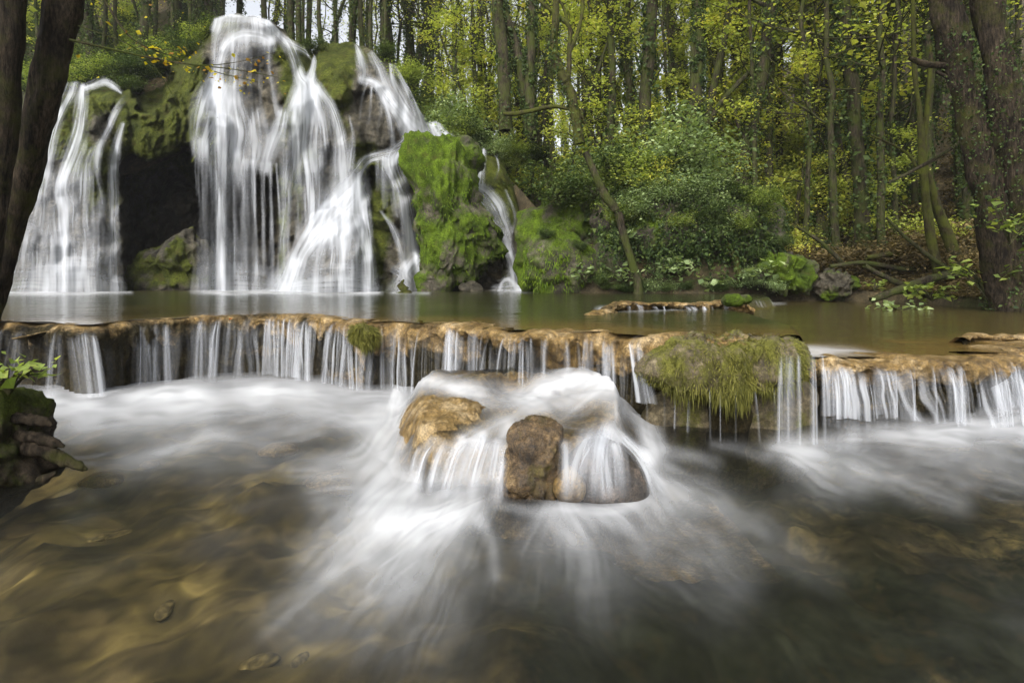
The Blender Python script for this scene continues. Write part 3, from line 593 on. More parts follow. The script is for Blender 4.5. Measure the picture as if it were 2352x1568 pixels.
curtain('bright slanting water curtain just left of the mossy block', p1, n1, rs(11,1395,1440,7,5,12,.5,.8,-14)+[(1475,15,.9,-50,0),(1468,9,.95,-44,0),(1486,8,.7,-30,0),(1490,8,.5,-8,-.1)], 0.18, 6)
curtain('few thin drips and threads below the mossy block', p1, n1, [(x,w_,o_,l,-.25) for x,w_,o_,l in [(1510,2.5,.5,-6),(1545,2,.45,0),(1572,3,.6,4),(1600,4,.8,4),(1632,2.5,.6,-2),(1650,2,.4,0),(1692,3.5,.8,-12),(1668,2,.35,0),(1722,2,.3,0),(1745,2.5,.5,-6)]], 0.0, 7, out=.01, back=.06)
pB, tB = resamp(LIPB, .008); nB = path_n(pB, 9)
curtain('glassy water curtain over the right end of the mossy block', pB, nB, [(1778,7,.7,6,0),(1796,12,.8,8,0),(1812,7,.9,6,0),(1835,12,.85,6,0),(1848,9,.85,3,0),(1790,22,.35,4,0)], 0.0, 8, out=.04)
curtain('white water curtain filling the corner right of the mossy block', p2, n2, [(1868,14,.85,10,0),(1880,22,.6,12,0),(1910,30,.5,0,0)]+rs(12,1880,2000,7,16,30,.4,.6,10), 0.0, 9)
curtain('long striped water curtain over the lower ledge at the right edge', p2, n2, rs(13,2000,2170,20,5,16,.4,.75,12)+rs(14,2150,2420,26,10,28,.45,.8,30)+rs(15,2000,2420,22,3,5,.6,.95,18), 0.0, 10)

def sheet(label, p, nn, t, x0, x1, zend, seed, amt, out=.1, lean=0.0, back=0.0):
    px, _ = px_of(p); i = np.where((px > x0) & (px < x1) & (np.arange(len(p)) < int(np.argmax(px))+1))[0]
    q = np.repeat(p[i], 2, 0); q[:-1:2][0:0]; tt = np.repeat(t[i], 2); tt[1::2] += .0055; nq = np.repeat(nn[i], 2, 0)
    q[1:-1:2] = (q[0:-2:2]+q[2::2])/2
    v = np.linspace(0, 1, 22)[None,:]; fall = np.clip((v-.1)/.9, 0, 1)
    ou = 0.7+.5*fbm(tt*3, 0*tt, seed, 3, seed)
    o_ = -.04 + back + .125*np.clip(v/.1,0,1) + out*ou[:,None]*fall**.6
    ze = zend; z_ = (q[:,2]+.01)[:,None] - .05*np.clip(v/.1,0,1)**2 - ((q[:,2]-.04-ze)[:,None])*fall**1.5
    V = q[:,None,:] + nq[:,None,:]*o_[...,None]; V[...,2] = z_; T_ = np.stack([-nq[:,1], nq[:,0], 0*nq[:,0]], 1); V = V - T_[:,None,:]*(lean*fall)[...,None]
    tw_ = tt[:,None] + .03*fbm(tt[:,None]*6, v*2.0, seed, 2, seed+1)*v
    hf = .5*vn(tw_*60, v*1.2, 0, seed+2)+.3*vn(tw_*150, v*1.6, 0, seed+3)+.2*vn(tw_*22, v*.8, 0, seed+4)
    lo = sst(.36, .7, .55*vn(tt*1.6, 0*tt, 0, seed+5)+.45*vn(tt*5.5, 0*tt, 0, seed+6))
    st = .42*vn(tt*7, 0*tt, 0, seed+7) + .12
    d = amt*(.06+1.0*lo)[:,None]*sst(.3, .78, hf)*sst(st[:,None]*.5, st[:,None]+.25, v)*(1-.35*v)
    return tag(mk('water_sheet', V.reshape(-1,3), gridf(len(q), 22), M['veil'], attrs={'dens': np.clip(d,0,.93).ravel()}), label, 'water sheet')
sheet('thin broken film of water hanging along the whole face of the long ledge', p1, n1, t1, -200, 1480, 0.0, 401, .72, .07)
sheet('fine film of water over the face of the lower right ledge', p2, n2, t2, 1866, 2700, 0.0, 402, .95, .2, .05, .07)
# ---- rock shelf with its water, lower pool
SHELF = [(-0.80,4.6),(-0.78,4.05),(-0.66,3.3),(-0.56,2.98),(-0.44,2.80),(-0.2,2.74),(0.05,2.72),(0.28,2.74),(0.45,2.85),(0.62,3.0),(0.80,3.3),(0.88,3.6),(0.92,4.4)]
def shelf_h(X, Y):
    s = poly_sd(X+0.05*fbm(X*4,Y*4,0,3,3), Y+0.05*fbm(X*4,Y*4,4,3,5), SHELF)
    top = 0.21 + 0.05*sst(2.8,4.1,Y) + 0.07*sst(0.1,0.7,X)*sst(2.9,3.6,Y) + 0.03*fbm(X*2.5,Y*2.5,2,3,6)
    wd = 0.11 + 0.3*sst(0.55, 0.75, X)*sst(2.9, 3.3, Y) + 0.1*sst(-.45, -.6, X)
    top = top + 0.045*fbm(X*4.5, Y*3.5, 6, 3, 61)*sst(3.1, 3.5, Y)
    return top*sst(-0.04-0.25*(wd-.11), wd, s), s
def water_h(X, Y):
    h, s = shelf_h(X, Y)
    b = 0.018*fbm(X*1.7, Y*1.7, 0, 3, 15) + 0.05*np.exp(-(((X+0.55)/0.5)**2+((Y-2.45)/0.16)**2))*0.6
    b = b + 0.05*np.exp(-((X-1.6)/.35)**2-((Y-3.2)/.25)**2)+0.05*np.exp(-((X-.15)/.25)**2-((Y-2.42)/.12)**2)
    return h + b
xs3 = np.arange(-500, 2860, 4.5); yr = np.r_[np.arange(2600, 1640, -30), np.arange(1640, 1200, -4), np.arange(1200, 985, -1.8), np.arange(985, 845, -2.4)]
gx3, gy3 = np.meshgrid(xs3, yr); Y3 = CZ*F/(gy3-HY); X3 = (gx3-CX)/F*Y3
Z3 = water_h(X3, Y3); V3 = np.stack([X3, Y3, Z3], -1).reshape(-1,3)
px3, py3 = px_of(V3)
FOAM = [
 # under the left ledge
 [(60,925,30,.7),(200,915,34,.85),(400,905,32,.95),(600,893,24,.95),(760,897,22,.85),(880,905,16,.5)],
 [(100,945,40,.5),(300,935,46,.75),(500,925,40,.8),(700,922,34,.6),(860,925,25,.4)],
 [(130,990,40,.35),(300,975,40,.4),(480,955,40,.5)],
 [(560,960,26,.35),(700,945,22,.45),(800,960,18,.4),(880,950,22,.5)],
 [(230,1068,14,.3),(330,1050,16,.55),(430,1020,18,.6),(500,998,18,.6),(560,1005,18,.5),(640,1000,20,.45),(760,980,20,.45),(860,960,22,.5)],
 [(300,1060,40,.3),(440,1040,40,.35),(600,1045,40,.25)],
 # left of the shelf: big white run
 [(905,900,20,.8),(895,950,24,.85),(870,1000,28,.85),(830,1045,30,.8),(760,1070,30,.7),(680,1075,26,.45)],
 [(930,960,16,.7),(905,1020,28,.85),(880,1070,36,.85),(820,1110,36,.75),(740,1130,36,.45)],
 [(800,960,30,.3),(860,1010,30,.5)],
 [(900,1100,40,.75),(860,1150,40,.7),(800,1200,40,.5),(720,1270,36,.3)],
 # plume in front of the left rock
 [(1090,1150,26,.8),(1030,1175,36,.97),(960,1205,50,.97),(890,1260,66,.8),(800,1330,80,.5),(700,1420,80,.25)],
 [(1040,1180,40,.9),(990,1240,60,.75),(920,1330,80,.45),(860,1440,80,.2)],
 [(940,1130,26,.7),(900,1180,40,.7),(830,1250,40,.5),(700,1370,30,.3),(620,1440,24,.15)],
 [(1100,1190,14,.5),(1130,1250,12,.35),(1138,1320,12,.3)],
 [(1090,1180,60,.4),(1040,1280,90,.35),(980,1420,120,.2)],
 # plume between the rocks and to the right
 [(1290,1150,30,.8),(1310,1190,42,.95),(1330,1230,52,.8),(1350,1290,60,.45),(1360,1380,70,.2)],
 [(1260,1180,30,.5),(1230,1240,40,.4),(1200,1330,50,.2)],
 [(1380,1160,30,.6),(1430,1170,36,.6),(1480,1220,40,.35)],
 [(1495,1050,20,.85),(1515,1080,28,.9),(1560,1110,34,.75),(1650,1160,40,.5),(1760,1230,44,.3),(1900,1320,40,.12)],
 [(1490,1100,26,.7),(1520,1150,34,.6),(1600,1230,40,.4),(1700,1330,40,.2)],
 [(1500,1030,12,.6),(1560,1040,12,.5),(1640,1060,16,.3)],
 [(1400,1190,50,.35),(1500,1260,70,.3),(1640,1350,80,.16)],
 # right: under block and lower ledge
 [(1780,1025,22,.6),(1840,1035,28,.85),(1910,1050,30,.85),(1990,1075,34,.75),(2080,1105,34,.5),(2200,1150,30,.25)],
 [(1840,1050,34,.6),(1900,1090,44,.55),(1960,1110,40,.35)],
 [(1790,1020,14,.5),(1880,1012,14,.6),(1960,1005,14,.6)],
 [(1960,1000,20,.7),(2060,1000,26,.9),(2150,1010,28,.8),(2240,1030,28,.6),(2352,1065,26,.35)],
 [(2120,992,18,.7),(2220,985,22,.85),(2320,995,24,.85),(2420,1015,26,.7)],
 [(2240,960,24,.85),(2340,955,26,.95),(2480,960,30,.95)],
 [(2100,1050,34,.4),(2220,1080,34,.35),(2352,1110,30,.25)],
 [(1640,1020,10,.25),(1700,1030,12,.35),(1760,1050,14,.3)],
 # over the shelf
 [(905,930,12,.7),(925,885,14,.9),(965,868,14,.97),(1010,872,14,.9),(1060,888,16,.85),(1150,898,18,.85),(1220,915,18,.7)],
 [(925,925,10,.8),(960,890,14,.9),(1020,890,16,.9),(1100,905,12,.6)],
 [(1370,870,22,.97),(1300,900,26,.97),(1230,935,22,.97),(1170,965,20,.95),(1120,990,18,.9),(1070,1010,18,.85)],
 [(1300,870,20,.95),(1230,900,20,.9),(1150,925,16,.7),(1060,935,14,.4)],
 [(1240,880,18,.85),(1340,862,18,.97),(1400,862,18,.97),(1440,880,18,.9)],
 [(1400,880,26,.9),(1340,920,26,.7),(1290,960,24,.4)],
 [(1440,880,30,.85),(1420,930,26,.75),(1405,980,20,.75),(1385,1010,18,.85),(1350,1040,20,.8),(1330,1100,16,.7),(1325,1150,20,.7)],
 [(1400,990,14,.8),(1430,1010,10,.9),(1470,1035,9,.9),(1495,1060,10,.9)],
 [(1450,950,16,.5),(1480,1000,12,.6),(1505,1045,12,.6)],
 [(1455,850,14,.95),(1468,900,16,.92),(1482,970,16,.9),(1498,1050,20,.95)],
 [(1480,880,10,.8),(1500,960,12,.75),(1520,1030,14,.7)],
 [(1400,1010,12,.8),(1395,1060,12,.6),(1390,1140,14,.6)],
 [(1170,985,14,.8),(1150,1010,16,.85),(1120,1050,18,.75),(1100,1110,20,.65),(1085,1150,20,.7)],
 [(1060,1010,8,.8),(1035,1050,12,.6),(1015,1110,14,.5),(1010,1150,16,.5)],
 [(990,1010,6,.6),(970,1040,8,.55),(955,1090,10,.5),(950,1130,14,.4)],
 [(1110,1000,8,.8),(1080,1040,11,.65),(1060,1100,13,.5),(1050,1150,18,.6)],
 [(1160,1030,7,.5),(1150,1080,9,.45),(1140,1140,12,.5)],
 [(1140,1155,10,.4),(1220,1172,10,.5),(1300,1168,11,.6),(1400,1172,11,.6),(1480,1150,11,.6)],
 [(1310,1040,9,.5),(1300,1090,10,.5),(1295,1150,14,.6)],
]
FOAM = [[(x, y, w*1.25, a) for x, y, w, a in st] for st in FOAM]
dn = strokes(px3, py3, FOAM, 31, 0.42, 8.0, 0.52)
dn = dn*(0.95+0.2*fbm(px3/130, py3/90, 1.0, 3, 44))
dn = np.clip(dn**1.2*1.1, 0, 0.93)
lw = mk('lower_pool_water', V3, gridf(*gx3.shape), M['lower'], attrs={'dens': dn}); tag(lw, kind='structure')
# bed
xb = np.linspace(-8, 8, 220); yb = np.linspace(-4, 7, 170); XB, YB = np.meshgrid(xb, yb)
ZB = -0.22 - 0.22*sst(-0.2, 1.4, XB) + 0.07*fbm(XB*1.6, YB*1.6, 0, 4, 19) + 0.05*fbm(XB*5, YB*5, 0, 3, 20)
tag(mk('riverbed', np.stack([XB,YB,ZB],-1).reshape(-1,3), gridf(*XB.shape), M['bed'], attrs={'moss': (0.75*sst(-0.35,0.25,XB+0.25*(YB-2))+0.3*fbm(XB*1.3,YB*1.3,5,3,22)).ravel()}), kind='structure')  # mask darkens the bed rightward: silt colour with deep water's dimming painted in
# shelf rock
xg = np.linspace(-1.15, 1.2, 240); yg = np.linspace(2.5, 4.8, 240); XG, YG = np.meshgrid(xg, yg); HG, SG = shelf_h(XG, YG)
HG = HG - 0.03 + 0.022*fbm(XG*9, YG*9, 0, 4, 30)*sst(-0.1,0.1,SG) - 0.3*sst(0.0,-0.12,SG)
pxs, pys = px_of(np.stack([XG,YG,np.maximum(HG,0)],-1).reshape(-1,3)); sdA = poly_sd(pxs, pys, [(912,1000),(914,960),(935,928),(980,912),(1060,918),(1125,940),(1130,965),(1095,985),(1040,1008),(975,1022),(935,1030)]).reshape(XG.shape)
HG = HG + 0.055*sst(-8, 22, sdA) + 0.012*fbm(XG*14, YG*14, 3, 3, 8)
shf = mk('rock_shelf', np.stack([XG,YG,HG],-1).reshape(-1,3), gridf(*XG.shape), M['travertine'], attrs={'moss': (0.1+0.35*fbm(XG*4,YG*4,0,4,33)+0.5*sst(.1,-.02,SG)).ravel()})
tag(shf, 'flat brown rock shelf under the white rapids in front of the long ledge', 'rock shelf')
r2 = blob('rock', [(1165,998),(1172,980),(1192,968),(1235,962),(1271,968),(1290,984),(1288,1009),(1278,1030),(1290,1056),(1290,1100),(1294,1165),(1207,1175),(1175,1165),(1152,1150),(1154,1092),(1162,1056),(1164,1020)], 2.68, 0.17, M['wetrock'], 43, 0.03, 11, mossy(0.3,.5,31,9), billow=.6)
tag(r2, 'craggy upright brown rock standing in the middle of the rapids', 'rock')
r3 = blob('rock', [(1300,1060),(1325,1025),(1360,1010),(1408,1014),(1451,1042),(1473,1074),(1484,1103),(1482,1140),(1440,1165),(1380,1172),(1310,1165),(1296,1110)], 2.72, 0.2, M['darkrock'], 45, 0.015, 6, mossy(-0.1,.2,32,9))
tag(r3, 'smooth dark grey rounded boulder at the right of the rapids', 'rock')
r4 = blob('stone', [(1290,1090),(1298,1076),(1318,1074),(1330,1092),(1332,1150),(1296,1158)], 2.53, 0.06, M['travertine'], 46, 0.012, 12, mossy(0.0,.2,33,9))
tag(r4, 'small yellowish stone wedged between the upright rock and the dark boulder', 'stone')
def veils(label, paths, seed):
    V, Fc, A = [], [], []; base = 0
    for pi_, pth in enumerate(paths):
        q = crom([(a_, b_, c_*1.5, d_*.85, f_) for a_, b_, c_, d_, f_ in pth], 9); nv = len(q); nu = max(9, int(q[:,2].max()/1.5)|1); u = np.linspace(-1, 1, nu)
        tx, ty = np.gradient(q[:,0]), np.gradient(q[:,1]); l = np.hypot(tx, ty)+1e-9
        X = q[:,0][:,None] - (ty/l*q[:,2])[:,None]*u; Y_ = q[:,1][:,None] + (tx/l*q[:,2])[:,None]*u
        D = q[:,4][:,None] - 0.015*(1-u*u)[None] + 0*X
        n = 0.55*vn(u[None]*q[:,2].mean()/5.0, np.arange(nv)[:,None]/14., pi_*3.3, seed)+.45*vn(u[None]*q[:,2].mean()/14.0, np.arange(nv)[:,None]/20., pi_*1.3, seed+1)
        e = sst(0, .3, np.linspace(0,1,nv))*(1-sst(.62, 1, np.linspace(0,1,nv)))
        d = q[:,3][:,None]*np.exp(-(u*1.6)**2)[None]*(0.35+0.9*sst(.25,.75,n))*e[:,None]; d[:,0] = 0; d[:,-1] = 0
        V.append(P(X, Y_, D).reshape(-1,3)); Fc.append(gridf(nv,nu)+base); base += nv*nu; A.append(np.clip(d,0,.93).ravel())
    return tag(mk('water_veil', np.vstack(V), np.vstack(Fc), M['veil'], attrs={'dens': np.concatenate(A)}), label, 'water veil')
veils('white water veil running over the dark rounded boulder and the yellowish stone', [
    [(1400,960,26,.8,2.98),(1385,1000,26,.85,2.66),(1380,1050,24,.7,2.52),(1385,1110,26,.6,2.49),(1390,1165,34,.75,2.46)],
    [(1385,985,24,.6,2.75),(1352,1015,24,.6,2.58),(1328,1060,20,.5,2.5),(1318,1110,20,.45,2.46),(1318,1170,30,.5,2.44)],
    [(1395,975,40,.5,2.8),(1378,1020,46,.5,2.54),(1372,1080,50,.42,2.47),(1370,1170,60,.45,2.43)],
    [(1400,975,15,.7,2.8),(1430,1005,14,.75,2.66),(1465,1040,14,.7,2.64),(1489,1080,15,.65,2.62),(1507,1120,22,.6,2.6),(1535,1160,34,.5,2.56)],
    [(1405,1005,14,.6,2.56),(1420,1050,16,.5,2.5),(1428,1165,20,.4,2.46)],
    [(1300,1000,16,.4,2.6),(1302,1050,14,.5,2.5),(1300,1165,18,.6,2.44)]], 3)
veils('streaked white veil falling off the front of the flat rock shelf', [
    [(1120,985,20,.8,2.8),(1105,1020,20,.85,2.68),(1085,1080,24,.75,2.6),(1070,1155,30,.8,2.54)],
    [(1085,1000,14,.7,2.78),(1055,1040,14,.75,2.66),(1035,1100,18,.65,2.6),(1020,1160,26,.7,2.55)],
    [(1035,1008,9,.8,2.78),(1010,1045,10,.75,2.68),(993,1100,14,.6,2.62),(985,1150,22,.6,2.58)],
    [(1005,1012,7,.75,2.8),(980,1045,8,.7,2.7),(965,1095,11,.55,2.64),(955,1140,18,.55,2.6)],
    [(1150,1000,14,.7,2.72),(1140,1050,15,.6,2.6),(1125,1150,22,.6,2.53)],
    [(1160,1040,8,.4,2.55),(1150,1100,10,.45,2.5),(1145,1160,18,.6,2.47)],
    [(970,1020,5,.6,2.82),(955,1050,6,.5,2.72),(945,1110,9,.4,2.66)]], 4)
for k_, (x, y, rx, rz, lb) in enumerate([(235,1045,46,16,'large pale yellow stone under shallow water near the mossy stump'),(345,1012,20,8,'small pale stone under water, upstream of the large yellow one'),(640,985,44,12,'pale submerged stone in the middle of the left shallows'),(770,1050,80,24,'wide tan submerged slab left of the rapids')]):
    c = on_level(x, y, 0.0); Rm = rx/F*c[1]; a = np.linspace(0, 2*np.pi, 40, endpoint=False)
    ol = [(x+rx*math.cos(q)*(1+.12*math.sin(3*q)), y+rz*math.sin(q)) for q in a]
    s_ = blob('submerged_stone', ol, c[1], Rm*0.8, M['travertine'], 50+k_, Rm*.15, 5, mossy(-.1,.2,40+k_), 50, 30); s_.location.z = -0.14
    tag(s_, lb, 'stone')

sp = [blob('submerged_stone', [(1176+60*math.cos(q)*(1+.2*math.sin(2*q+i)), 640-60*math.sin(q)) for q in np.linspace(0, 2*np.pi, 24, endpoint=False)], 2.0, .07, M['bedstone'], 80+i, .02, 5, mossy(-.6,.1,70+i), 36, 22) for i in range(3)]
for q in sp: q.data.transform(__import__('mathutils').Matrix.Translation((0, -2, -1)))
rgs = np.random.default_rng(12)
for k_ in range(24):
    o = sp[k_ % 3]
    if k_ > 2: o = o.copy(); COL.objects.link(o)
    x, y = rgs.uniform(-60, 760), rgs.uniform(1090, 1600); c = on_level(x, y, -.17); z_ = float(-0.22-0.22*sst(-.2,1.4,c[0])+.07*fbm(np.array([c[0]*1.6]), np.array([c[1]*1.6]), 0, 4, 19)[0])
    s_ = rgs.uniform(.2, .48); o.location = (c[0], c[1], z_-.022); o.scale = (s_*1.4, s_, s_*.5); o.rotation_euler = (0, 0, rgs.uniform(0, 6.28))
    tag(o, 'ochre stone lying on the bed under the clear shallow water at the lower left', 'stone', 'stones on the shallow bed')
# ---- upper pool: one surface, with the low step to the right-hand pool
xs4 = np.arange(-700, 3000, 9.0); ye4 = np.r_[np.geomspace(3.3, 6.5, 130), np.geomspace(6.6, 21.5, 130)]
gx4, gY4 = np.meshgrid(xs4, ye4); X4 = (gx4-CX)/F*gY4
stepx = np.interp(gY4, [3.3,3.75,4.2,4.9,6.5,8.7,12,21], [1.95,1.95,2.17,2.46,2.75,3.0,5.5,9.0])
right = sst(-0.06, 0.06, X4-stepx)
Z4 = 0.603 - 0.2*right + 0.003*fbm(X4*3, gY4*3, 0, 2, 4)
lipY1 = np.interp(X4, p1[:-60,0], p1[:-60,1]); lipY2 = np.interp(X4, p2[:,0], p2[:,1])
lipY = np.where(right > 0.5, np.where(X4 < p2[0,0]+.1, 3.9, lipY2), lipY1)
over = gY4 - lipY
V4 = np.stack([X4, gY4, Z4], -1).reshape(-1,3); fa = gridf(*gx4.shape)
px4, py4 = px_of(V4)
UF = [[(0,671,5,.9),(150,671,5,.95),(300,671,3,.5)],[(440,671,3,.5),(520,671,5,.9),(640,671,4,.9),(760,672,5,.97),(870,671,4,.9)],[(900,672,3,.6),(980,672,4,.7)],[(1150,667,3,.5),(1200,667,3,.9),(1235,667,2,.4)],
      [(1856,800,5,.7),(1900,806,7,.85),(1960,808,6,.6),(2010,812,4,.2)],[(1860,812,7,.8),(1910,818,6,.6)],[(1375,708,3,.7),(1480,708,4,.9),(1600,704,3,.9),(1750,698,2,.6),(1800,697,2,.3)],
      [(60,744,4,.5),(150,742,5,.85),(230,743,4,.8)],[(310,740,3,.5),(480,736,4,.75),(620,731,3,.7)],[(1230,768,4,.5),(1300,770,5,.7),(1385,770,4,.5)]]
dn4 = np.clip(strokes(px4, py4, [[(x, y, w*1.5, a*.5) for x, y, w, a in st] for st in UF], 51, 0.6, 3.0), 0, .95)
sh4 = np.clip(0.9*sst(1.5, 0.1, over) + 0.35*right + 0.25*sst(0.5,0.8,vn(X4*.5, gY4*.4, 2, 9)), 0, 1)
ok = (over.ravel()[fa] > -0.02).all(1)
tag(mk('upper_pool_water', V4, fa[ok], M['upper'], attrs={'dens': dn4, 'shallow': sh4.ravel()}), kind='structure')

# ---- moss block on the ledge
mb = blob('mossy_block', [(1462,850),(1480,818),(1530,790),(1565,777),(1640,774),(1720,774),(1800,774),(1846,777),(1858,830),(1853,866),(1815,878),(1770,900),(1745,880),(1715,885),(1680,912),(1640,918),(1600,900),(1560,905),(1500,885)], 3.76, 0.24, M['blockmoss'], 60, 0.05, 8, mossy(0.5,.5,50,7), 260, 120, billow=1.0, zf=0.4, flat=.6)
tag(mb, 'hanging block of olive moss on the ledge, strewn with dead leaves', 'mossy block')
v, n_ = mesh_vn(mb); fr_ = (v[:,1] < 3.8)
blades('moss', v[fr_], n_[fr_], M['mossblade'], rng, 11000, 0.02, 0.0024, mb, 0.5)
lowm = fr_ & (v[:,2] < 0.36)
blades('hanging_moss', v[lowm], n_[lowm], M['mossblade'], rng, 1300, 0.045, 0.0024, mb, 2.2)
hb = blob('ledge_foot', [(1480,1030),(1490,900),(1560,880),(1720,880),(1860,880),(1870,1000),(1860,1050)], 4.0, 0.2, M['blockmoss'], 61, 0.05, 6, mossy(0.25,.5,51,5), 100, 50, parent=L1)
tf = blob('moss_tuft', [(806,770),(815,752),(838,744),(858,756),(862,780),(845,796),(820,792)], 5.02, 0.09, M['blockmoss'], 62, 0.02, 12, mossy(0.8,.2,52,7), 50, 30)
v, n_ = mesh_vn(tf); blades('moss', v, n_, M['mossblade'], rng, 2500, 0.04, 0.003, tf, 0.6)
tag(tf, 'small round tuft of moss sitting on the long ledge', 'moss tuft')

# ---- tubes, leaves, trees
def tube(pts, rad, n=8, seed=0, rn=0.0):
    p = np.asarray(pts, float); r = np.asarray(rad, float)
    T = np.gradient(p, axis=0); T /= np.linalg.norm(T, axis=1)[:,None]+1e-9
    ref = np.where(np.abs(T[:,2:3]) > .9, np.array([[0,1.,0]]), np.array([[0,0,1.]]))
    A = np.cross(T, ref); A /= np.linalg.norm(A, axis=1)[:,None]+1e-9; B = np.cross(T, A)
    a = np.linspace(0, 2*np.pi, n, endpoint=False)
    rr = r[:,None]*(1 + rn*fbm(np.cos(a)[None]*1.5+seed, np.sin(a)[None]*1.5, np.arange(len(p))[:,None]*.35, 3, seed))
    V = p[:,None] + (A[:,None]*np.cos(a)[None,:,None] + B[:,None]*np.sin(a)[None,:,None])*rr[...,None]
    return V.reshape(-1,3), gridf(len(p), n, True)
class Geo:
    def __init__(s): s.V, s.F, s.n = [], [], 0
    def add(s, vf): s.V.append(vf[0]); s.F.append(vf[1]+s.n); s.n += len(vf[0])
    def build(s, name, mat, parent=None, loc=None): return mk(name, np.vstack(s.V), np.vstack(s.F), mat, parent, loc=loc, attrs=None)
def leaf_mesh(name, c, size, mat, rg, parent=None, loc=None, tone=None, droop=0.25, wide=0.36, tilt=0.45):
    n = len(c); a = rg.uniform(0, 2*np.pi, n); d = np.stack([np.cos(a), np.sin(a), rg.normal(-droop, .3, n)], 1); d /= np.linalg.norm(d, axis=1)[:,None]
    up = np.stack([rg.normal(0,tilt,n), rg.normal(0,tilt,n), np.ones(n)], 1); s = np.cross(d, up); s /= np.linalg.norm(s, axis=1)[:,None]+1e-9
    L = (size*rg.uniform(.45, 1.15, n)*np.where(rg.uniform(0,1,n) > .9, 1.6, 1))[:,None]
    nn = np.cross(s, d)
    Q = np.stack([c-d*L*.5, c+s*L*wide-d*L*.05+nn*L*.06, c+d*L*.5-nn*L*.08, c-s*L*wide-d*L*.05+nn*L*.06], 1).reshape(-1,3)
    t = rg.uniform(0,1,n) if tone is None else np.clip(tone + rg.normal(0,.16,n), 0, 1)
    return mk(name, Q, np.arange(4*n).reshape(-1,4), mat, parent, False, {'tone': np.repeat(t,4)}, loc)
def grow(g, tips, start, d, L, r, rg, depth, gn=7, bend=.25, up=.15):
    k_ = max(4, int(4+L*1.2)); p = [np.array(start, float)]; d = np.array(d, float)
    for i in range(k_):
        d = d + rg.normal(0, bend, 3)*.6 + np.array([0,0,up])*.3; d /= np.linalg.norm(d); p.append(p[-1]+d*L/k_)
    p = np.array(p); rr = r*np.linspace(1, .35, len(p)); g.add(tube(p, rr, gn))
    if depth == 0:
        tips.append(p); return
    for j in range(rg.integers(3, 6)):
        i = rg.integers(1, len(p)); a = rg.uniform(0, 2*np.pi)
        q = d*.5 + np.array([np.cos(a), np.sin(a), rg.uniform(-.1,.5)]); q /= np.linalg.norm(q)
        grow(g, tips, p[i], q, L*rg.uniform(.4,.65), rr[i]*.55, rg, depth-1, max(3, gn-2), bend, up*.6)
def ivy_on(p, r, rg, n, spread=.12):
    n = int(n*1.7)
    t = rg.uniform(0, len(p)-1.001, n); i = t.astype(int); f = (t-i)[:,None]
    c = p[i]*(1-f)+p[i+1]*f; rr = (r[i]*(1-f[:,0])+r[i+1]*f[:,0]); a = rg.uniform(0,2*np.pi,n)
    o = rr*1.02 + np.abs(rg.normal(0,spread,n)); c = c + np.stack([np.cos(a)*o, np.sin(a)*o, rg.normal(0,.08,n)],1); k_ = max(.25, r.mean()*1.2)
    return c[vn(c[:,0]/k_, c[:,1]/k_, c[:,2]/k_/2, 5) > .47]
def make_tree(name, seed, H, R, kind):
    rg = np.random.default_rng(seed); root = empty(name); g = Geo(); tips = []
    n = 16; p = np.zeros((n,3)); p[:,2] = np.linspace(-.5, H, n)
    lean = rg.normal(0,.1,2); wob = np.cumsum(rg.normal(0,.2,(n,2)),0)*np.linspace(0,1,n)[:,None]
    p[:,:2] = np.outer(np.linspace(0,H,n), lean) + wob
    r = R*np.linspace(1,.3,n)**.9; r[0] *= 1.5; r[1] *= 1.12
    g.add(tube(p, r, 9, seed, .2))
    lo = {'ivy':.4,'slender':.35,'yellow':.12}[kind]
    for j in range({'ivy':11,'slender':13,'yellow':17}[kind]):
        i = int(rg.uniform(lo, 1)*(n-1)); a = rg.uniform(0,2*np.pi)
        d = np.array([np.cos(a), np.sin(a), rg.uniform(.1,.9)]); d /= np.linalg.norm(d)
        grow(g, tips, p[i], d, rg.uniform(1.6,3.6)*(H/14), max(.018, r[i]*.4), rg, 1, 5)
    g.build('trunk', M['bark'], root)
    c = []; tn = []
    per = {'ivy':16,'slender':15,'yellow':46}[kind]
    for tp in tips:
        m_ = per; t = rg.uniform(.15, 1, m_)*(len(tp)-1.001); i = t.astype(int); f = (t-i)[:,None]
        q = tp[i]*(1-f)+tp[i+1]*f + rg.normal(0,1,(m_,3))*np.array([.22,.22,.12]); c.append(q); tn.append(np.full(m_, rg.uniform(.1,.9)))
    leaf_mesh('crown', np.vstack(c), .15, M['yellow' if kind != 'ivy' else 'green'], rg, root, tone=np.concatenate(tn))
    if kind == 'ivy':
        leaf_mesh('ivy', ivy_on(p[:13], r[:13], rg, 2600, .13), .13, M['ivy'], rg, root, droop=.7, tilt=1.0)
    elif kind == 'slender':
        leaf_mesh('ivy', ivy_on(p[:7], r[:7], rg, 450, .05), .1, M['ivy'], rg, root, droop=.7, tilt=1.0)
    return root
def copy_thing(o):
    c = o.copy(); COL.objects.link(c)
    for ch in o.children:
        d = ch.copy(); COL.objects.link(d); d.parent = c
        for g2 in ch.children:
            e = g2.copy(); COL.objects.link(e); e.parent = d
    return c
protos = {'ivy': [make_tree('ivy_clad_tree', 200+i, [17,19,15][i], [.24,.3,.2][i], 'ivy') for i in range(3)],
          'slender': [make_tree('slender_tree', 220+i, [16,14,18][i], [.11,.085,.14][i], 'slender') for i in range(3)],
          'yellow': [make_tree('yellow_leaved_tree', 240+i, [9,11,7.5][i], [.09,.12,.07][i], 'yellow') for i in range(3)]}
LAB = {'ivy': ('ivy clad tree with a dark leafy trunk among many on the wooded slope', 'ivy clad trees on the slope'),
       'slender': ('thin bare stemmed tree with sparse yellowing leaves among many on the wooded slope', 'slender trees on the slope'),
       'yellow': ('low spreading tree with thin yellow green autumn leaves on the wooded slope', 'yellow leaved trees on the slope')}
